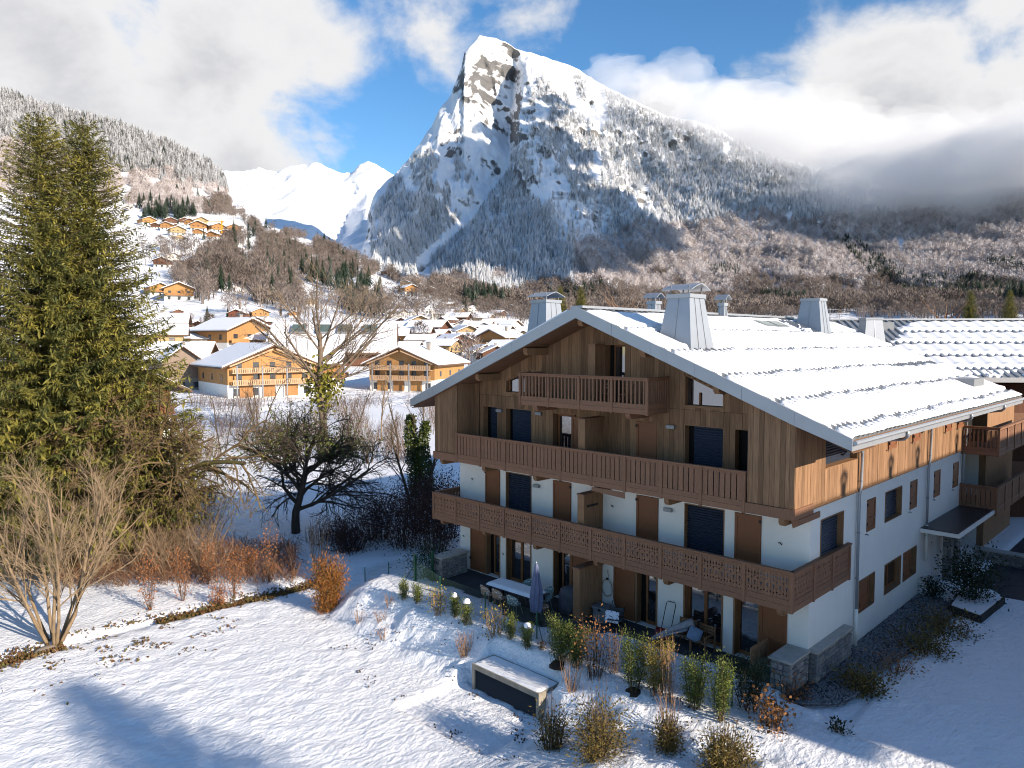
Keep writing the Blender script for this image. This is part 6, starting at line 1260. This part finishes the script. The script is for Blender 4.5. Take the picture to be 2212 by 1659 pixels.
# leaf litter edge of the ditch (uncountable)
r = np.random.default_rng(9); n = 9000; ly = r.uniform(-19, -3.2, n); lx = -22.75 - .25 * np.sin(ly * .35) + r.normal(0, .30, n) * (.5 + .8 * vnoise(ly * .6, ly * 0)); k = vnoise(lx * 1.2 + 3, ly * .5) > .25; lx, ly = lx[k], ly[k]; P = np.stack([lx, ly, gz(lx, ly) + r.uniform(.0, .09, len(lx))], -1)
V, F = cards(P, .13, .7, np.tile([0, 0, .35], (len(P), 1)), 0, r); tag(np_mesh('leaf_litter', V, F, mat('leaf_litter_mat', (.16, .075, .03), .9, noise=.4, nscale=3, col2=(.075, .07, .02))), 'brown fallen leaves and grass along the ditch', 'leaf litter', kind='stuff')
n = 1500; lx = r.normal(-21.0, 1.3, n); ly = r.normal(-12.5, 2.0, n); k = vnoise(lx * 1.6, ly * 1.6) > .62; P = np.stack([lx[k], ly[k], gz(lx[k], ly[k]) + .01], -1); V, F = cards(P, .12, .8, np.tile([0, .3, .1], (len(P), 1)), 0, r); tag(np_mesh('leaf_litter', V, F, MATS['leaf_litter_mat']), 'scattered brown leaves on the lawn below the hazel', 'leaf litter', kind='stuff')
# bramble thicket behind the saplings
r = np.random.default_rng(12); b = MB()
for k in range(2600):
    px, py = r.uniform(120, 640), r.uniform(1180, 1262); py += max(0, (430 - px) * .03); base = on_z(px, py, -1.3); a = r.uniform(0, 6.28); L = r.uniform(.6, 1.5); hh = r.uniform(.3, .95)
    z0 = gz(np.array([base[0]]), np.array([base[1]]))[0]; q = np.array([base[0], base[1], z0]); d = np.array([math.cos(a), math.sin(a), 0]); b.tube([q, q + d * L * .4 + [0, 0, hh], q + d * L + [0, 0, hh * .45]], [.012, .009, .005], 3, False)
tag(b.build('bramble_thicket', mat('bramble_stem', (.17, .085, .045), .85, noise=.3, nscale=1.5)), 'tangled brown bramble thicket behind the beech saplings', 'thicket', kind='stuff')

# ------------------------------------------------------------------ trees on the left
tk, wd, nd = spruce_meshes(24.0, 5.0, 1); tk2, wd2, nd2 = spruce_meshes(22.5, 4.9, 2)
def spruce(px, py, sc, rz, lb, two=False, at=None):
    p = at or foot_at(px, py, (BV_G,)); t = thing('spruce_tree', lb, 'tree', p, rz, 'big spruces', sc)
    t.scale = (sc * 1.24, sc * 1.24, sc)
    for nme, me in (('trunk', tk2 if two else tk), ('branches', wd2 if two else wd), ('needles', nd2 if two else nd)): link(nme, me, t)
    return t
spruce(118, 1215, .98, 0.4, 'tall dark green spruce at the left edge, left of the twin tops'); spruce(208, 1190, 1.06, 2.2, 'tall dark green spruce forming the right of the twin tops', True); spruce(-70, 1225, .86, 1.2, 'shorter spruce cut by the left edge of the picture', True); spruce(235, 1160, .62, 3.9, 'lower spruce on the right flank of the big twin spruces')
HZ = dict(n=[10, 7, 5], spread=[.55, .55, .6], len=[.52, .55, .6], up=[.02, .03, .02, 0], wander=.07, rr=.55, rmin=.006, first=.25)
a, b, _ = bare_meshes(3, 6.6, .085, 3, HZ, 9, .62, BARKL); t = thing('hazel_tree', 'many stemmed bare hazel with pale bark at the left of the lawn', 'tree', foot_at(118, 1388, (BV_G,))); link('trunk', a, t); link('twigs', b, t)
rk = lump(MB(), (0, 0, -.08), .55, .28, np.random.default_rng(4)).build('boulder', mat('pale_rock', (.33, .27, .20), .9, noise=.2, nscale=4), None, True); rk.location = foot_at(118, 1394, (BV_G,)) + Vector((.5, -.4, 0)); tag(rk, 'pale boulder at the foot of the hazel', 'rock')
OLD = dict(n=[11, 9, 7, 5], spread=[.85, .75, .8, .7], len=[1.15, .66, .6, .6], up=[.0, -.04, -.12, -.12, -.1], wander=.10, rr=.62, rmin=.007, first=.4, split=1)
a, b, tips = bare_meshes(14, 4.4, .30, 4, OLD, 1, 0, BARKM, mat('mossy_twig', (.125, .085, .042), .9, noise=.35, nscale=.8)); olda, oldb = a, b; t = thing('old_fruit_tree', 'mossy old fruit tree with drooping bare branches, left of the apple tree', 'tree', foot_at(398, 1180, (BV_G,)), .3, None, 1.55); link('trunk', a, t); link('twigs', b, t)
P = np.array([q for q in tips]); V, F = cards(P + rng.normal(size=P.shape) * .2, rng.uniform(.04, .11, len(P)), .5); np_mesh('moss', V, F, MISTLE, t)
APP = dict(n=[13, 10, 8, 5], spread=[.95, .7, .75, .7], len=[1.35, .66, .58, .55], up=[.0, -.025, -.05, -.04, -.03], wander=.10, rr=.62, rmin=.008, first=.38, split=1)
a, b, tips = bare_meshes(25, 3.3, .17, 4, APP, 1, 0, BARKD); t = thing('apple_tree', 'dark spreading apple tree in the middle of the field', 'tree', foot_at(640, 1150, (BV_G,)), 1.1, None, 1.72); link('trunk', a, t); link('twigs', b, t)
P = np.array([q for q in tips if q.z > 2.6]); V, F = cards(P + rng.normal(size=P.shape) * .22, rng.uniform(.05, .13, len(P)), .5); np_mesh('moss', V, F, IVY, t)
BIG = dict(n=[15, 8, 6, 4], spread=[.85, .62, .65, .6], len=[1.02, .60, .52, .5], up=[.01, .035, .03, .02, .0], wander=.05, rr=.5, rmin=.013, first=.42, split=1)
a, b, tips = bare_meshes(37, 9.6, .36, 4, BIG, 1, 0, mat('oak_bark', (.15, .112, .078), .9, noise=.3, nscale=3), mat('oak_twig', (.19, .14, .095), .9)); t = thing('bare_oak', 'big bare spreading tree before the apartment chalets', 'tree', foot_at(700, 946, (BV_G, BV_H)), .5, None, 1.36); link('trunk', a, t); link('twigs', b, t)
P = rng.normal(size=(900, 3)) * [.75, .75, 1.0] + [0, 0, 4.6]; V, F = cards(P, rng.uniform(.25, .5, 900), .6); np_mesh('ivy', V, F, MISTLE, t)
spruce(0, 0, .6, 1.0, 'spruce beyond the right edge of the picture whose shadow crosses the lawn', True, (20.5, -11.6, -.2)).scale = (.95, .95, .62)
for lb, lc, sc in (('smaller bare tree beyond the right edge of the picture', (15.0, -9.6, -.2), 1.1),):
    o = thing('bare_oak', lb, 'tree', lc, 1.9, None, sc); link('trunk', olda, o); link('twigs', oldb, o)
# ivy clad trunks left of the chalet
THIN = dict(n=[7, 5, 4], spread=[.5, .6, .6], len=[.4, .5, .5], up=[.03, .03, 0, 0], wander=.07, rr=.5, rmin=.006, first=.3)
for i, (x, y, hpx, lb, col) in enumerate([(893, 1098, 215, 'ivy covered tree left of the pair beside the chalet', IVY), (920, 1098, 200, 'ivy covered tree right of the pair beside the chalet', IVY)]):
    p = foot_at(x, y, (BV_G,)); Hh = hpx * (p - Vector(CAM)).length / FPX; t = thing('ivy_tree', lb, 'tree', p, i, 'ivy covered trees'); a, b, _ = bare_meshes(40 + i, Hh * .9, .13, 2, THIN, 2, .12, BARK); link('trunk', a, t); link('twigs', b, t)
    n = 3200; z = rng.uniform(.12, .92, n); rr = .55 * np.sin(np.pi * np.clip(z, .1, .97)) ** .5 * np.sqrt(rng.random(n)); an = rng.uniform(0, 6.28, n); V, F = cards(np.stack([np.cos(an) * rr + .25 * np.sin(z * 6 + i), np.sin(an) * rr, z * Hh], -1), rng.uniform(.10, .22, n), .75); np_mesh('ivy', V, F, col, t)
for i, (x, y, hpx, lb) in enumerate([(825, 952, 190, 'slim bare sapling before the right apartment chalet'), (755, 960, 130, 'bare sapling right of the big bare tree'), (560, 945, 130, 'dark bare tree left of the big bare tree'), (860, 990, 120, 'bare bush at the far edge of the field, right'), (480, 985, 150, 'bare tree among the twigs left of the apple tree'), (800, 1000, 60, 'low bare hedge at the far edge of the field, middle'), (920, 960, 120, 'bare tree just left of the chalet eaves'), (610, 960, 90, 'bare bush below the left apartment chalet')]):
    p = foot_at(x, y, (BV_G, BV_H)); Hh = hpx * (p - Vector(CAM)).length / FPX; t = thing('bare_sapling', lb, 'tree', p, i, 'bare saplings in the field'); a, b, _ = bare_meshes(60 + i, Hh * .95, .10, 3, dict(THIN, n=[9, 5, 4], first=.2, rmin=.012), 1 + (i % 3), .3, BARK if i != 0 else BARKL); link('trunk', a, t); link('twigs', b, t)
# dark hedge in the chalet shadow
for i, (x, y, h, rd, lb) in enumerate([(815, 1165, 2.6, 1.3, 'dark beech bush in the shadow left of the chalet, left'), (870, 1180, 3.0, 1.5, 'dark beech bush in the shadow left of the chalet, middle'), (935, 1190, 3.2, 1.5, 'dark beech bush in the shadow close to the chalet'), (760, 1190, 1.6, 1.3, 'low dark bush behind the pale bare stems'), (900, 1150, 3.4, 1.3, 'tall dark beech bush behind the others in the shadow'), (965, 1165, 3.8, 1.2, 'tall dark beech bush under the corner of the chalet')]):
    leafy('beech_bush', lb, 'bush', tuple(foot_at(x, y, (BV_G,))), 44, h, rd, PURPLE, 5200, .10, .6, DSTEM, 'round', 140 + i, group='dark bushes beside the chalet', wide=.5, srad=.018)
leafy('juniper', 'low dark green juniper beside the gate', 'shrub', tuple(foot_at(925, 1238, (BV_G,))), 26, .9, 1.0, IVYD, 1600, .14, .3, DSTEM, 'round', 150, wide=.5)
leafy('brown_bush', 'brown grass bush under the apple tree', 'bush', tuple(foot_at(720, 1168, (BV_G,))), 160, 1.0, 1.7, SOIL, 700, .14, .2, mat('brown_grass', (.085, .055, .032), .9), 'up', 151, wide=.95)

# brush along the far edge of the field and round the trees (one tangle)
r = np.random.default_rng(21); b = MB()
for k in range(4600):
    px, py = r.uniform(400, 950), 872 + 130 * r.random() ** 1.3; q = hit(px, py, (BV_G, BV_H))
    if q is None or vnoise(np.array([px / 45.]), np.array([py / 30.]))[0] < .40: continue
    q = np.array(q[0]); a = r.uniform(0, 6.28); L = r.uniform(.8, 2.8); d = np.array([math.cos(a) * .35, math.sin(a) * .35, 1]) * L; m_ = q + d * .5 + r.normal(size=3) * .12
    b.tube([q - [0, 0, .1], m_, q + d], [.022, .016, .006], 3, False)
    for j in range(2): e = m_ + r.normal(size=3) * [.5, .5, .3] + [0, 0, .6]; b.tube([m_, e], [.012, .005], 3, False)
tag(b.build('brushwood', mat('brush_twig', (.15, .10, .068), .9, noise=.3, nscale=.5)), 'bare brushwood along the far edge of the snowy field', 'brushwood', kind='stuff')
r = np.random.default_rng(33); b = MB()
for k in range(1300):
    px, py = r.uniform(0, 470), r.uniform(1010, 1260); base = on_z(px, py, -1.3); q = np.array([base[0], base[1], gz(base[0], base[1])]); a = r.uniform(0, 6.28); L = r.uniform(1.5, 4.2); d = np.array([math.cos(a) * .45, math.sin(a) * .45, 1]) * L; m_ = q + d * .5 + r.normal(size=3) * .25
    b.tube([q - [0, 0, .1], m_, q + d + r.normal(size=3) * .2], [.018, .013, .005], 3, False)
    for j in range(4): s_ = q + (m_ - q) * r.uniform(.5, 1); e = s_ + r.normal(size=3) * [.6, .6, .35] + [0, 0, .5]; b.tube([s_, e], [.009, .004], 3, False)
tag(b.build('brushwood', mat('pale_twig', (.19, .13, .08), .9, noise=.3, nscale=.5)), 'pale bare brushwood under the spruces and the old fruit tree', 'brushwood', kind='stuff')
# unseen cloud added above the view, shaped to put the gorge in shade
def shade_cloud(name, label, poly, n, dist, rad, seed):
    r = np.random.default_rng(seed); S = np.array(SUN); pts = wood(poly, n, (BV_M, BV_H)); parts = []
    b = bmesh.new(); bmesh.ops.create_icosphere(b, subdivisions=2, radius=1.0); V0 = np.array([v.co for v in b.verts]); F0 = np.array([[v.index for v in f.verts] for f in b.faces]); b.free()
    for p in pts:
        c = p[:3] + S * dist * r.uniform(.95, 1.05); s = rad * r.uniform(.55, 1.2); V = V0 * (1 + .18 * r.normal(size=(len(V0), 1))) * [s, s, s * .6] + c; parts.append((V, F0))
    V, F = cat_VF(parts); tag(np_mesh(name, V, F, mat('cloud_white', (.9, .9, .92), 1.0, spec=0.0), smooth=True), label, 'cloud', kind='stuff')
shade_cloud('cloud', 'unseen cloud added above the valley to shade the gorge', [(835, 410), (905, 352), (960, 352), (1040, 305), (1110, 275), (1140, 310), (1200, 290), (1250, 330), (1255, 400), (1330, 430), (1385, 490), (1385, 560), (1250, 575), (1100, 565), (900, 585), (800, 560), (800, 450)], 150, 2600, 110, 1)

rus = b_rus = None
oak_r = bpy.data.objects['bare_oak'].children[1].data.copy(); oak_r.materials[0] = mat('russet_twig', (.20, .115, .065), .9, noise=.3, nscale=.3)
for (x, y, hh, kd, lb) in ((1255, 668, 55, 'p', 'dark green pine behind the ridge of the big chalet'), (1210, 660, 40, 'p', 'olive conifer behind the left chimney'), (1335, 672, 62, 'b', 'russet bare tree behind the ridge of the big chalet'), (1560, 680, 30, 'p', 'dark bushy conifer behind the front chimney'), (2040, 695, 66, 'b', 'round russet tree beyond the right hand roofs'), (2095, 690, 60, 'p', 'snowy dark conifer beyond the right hand roofs'), (2180, 695, 55, 'p', 'slim dark conifer at the right edge of the picture'), (1950, 695, 40, 'b', 'brown bare tree left of the russet one beyond the right hand roofs'), (2140, 695, 35, 'b', 'low brown tree between the conifers beyond the right hand roofs')):
    p = at_dist(x, y, 190); Hh = hh * 190 / FPX + 9; t = thing('pine_tree' if kd == 'p' else 'bare_tree', lb, 'tree', (p[0], p[1], p[2] - 9), x * .7, 'trees behind the roofs')
    if kd == 'p': o = link('crown', nd2 if x % 2 else nd, t); o.scale = (Hh / 22 * (1.1 if x < 1600 else .9),) * 2 + (Hh / 23.5,)
    else: o = link('twigs', oak_r, t); o.scale = (Hh / 15.5 * 1.15,) * 2 + (Hh / 15.5,)
    MB().tube([(0, 0, -12), (0, 0, Hh * .5)], [.3, .15], 6).build('trunk', BARK, t)
# clods and fallen bits on the bank
r = np.random.default_rng(44); n = 5200; px = r.uniform(700, 1500, n); py = r.uniform(1290, 1659, n); q = np.array([on_z(a, c, -.8) for a, c in zip(px, py)]); k = (vfbm(q[:, 0] * 1.5, q[:, 1] * 1.5, 2) > .64) & (q[:, 1] < -3.9) & (q[:, 1] > -8.5); q = q[k]; q[:, 2] = gz(q[:, 0], q[:, 1]) + .01
V, F = cards(q, .085, .8, np.tile([0, 0, .3], (len(q), 1)), 0, r); tag(np_mesh('leaf_litter', V, F, mat('bank_litter', (.075, .05, .03), .9)), 'dark fallen leaves poking through the snow of the bank', 'leaf litter', kind='stuff')

# ------------------------------------------------------------------ cloud banks resting on the ridges (real vapour)
fm = bpy.data.materials.new('cloud_vapour'); fm.use_nodes = True; fm.node_tree.nodes.clear(); _o = fm.node_tree.nodes.new('ShaderNodeOutputMaterial'); _v = fm.node_tree.nodes.new('ShaderNodeVolumePrincipled'); _v.inputs['Color'].default_value = (1, 1, 1, 1); _v.inputs['Density'].default_value = .0020; _v.inputs['Anisotropy'].default_value = .0; fm.node_tree.links.new(_v.outputs[0], _o.inputs['Volume'])
fm2 = fm.copy(); [n for n in fm2.node_tree.nodes if n.type == 'PRINCIPLED_VOLUME'][0].inputs['Density'].default_value = .0022
r = np.random.default_rng(77)
def puff(px, py, D, rx, ry, rz, m, label):
    b = bmesh.new(); bmesh.ops.create_icosphere(b, subdivisions=4, radius=1.0); s = r.uniform(0, 50)
    for v in b.verts:
        n = v.co.normalized(); k = 1 + .34 * mnoise.noise(n * 1.5 + Vector((s, 0, 0))) + .20 * mnoise.noise(n * 3.3 + Vector((0, s, 0))) + .10 * mnoise.noise(n * 7 + Vector((0, 0, s))); v.co = Vector((n.x * rx * k, n.y * ry * k, n.z * rz * k))
    me = bpy.data.meshes.new('cloud'); b.to_mesh(me); b.free(); me.polygons.foreach_set('use_smooth', [True] * len(me.polygons)); me.materials.append(m)
    o = link('cloud', me); o.location = at_dist(px, py, D); o.rotation_euler = (0, 0, YAW); tag(o, label, 'cloud', kind='stuff')
for i in range(20):
    px = 1315 + 1185 * (i + r.uniform(-.3, .3)) / 19; cvx = np.interp(px, crest[:, 0], crest[:, 1]); cdx = np.interp(px, cD[:, 0], cD[:, 1]); g = np.interp(px, [1320, 1500, 1900], [.62, .9, 1.15])
    puff(px, cvx - r.uniform(10, 100) * g + (12 if px > 1750 else 0), cdx - r.uniform(150, 330), r.uniform(170, 300) * g, r.uniform(130, 220), r.uniform(80, 140) * g, fm, 'cloud bank resting on the right hand ridge')
cy.volume_bounces = 5
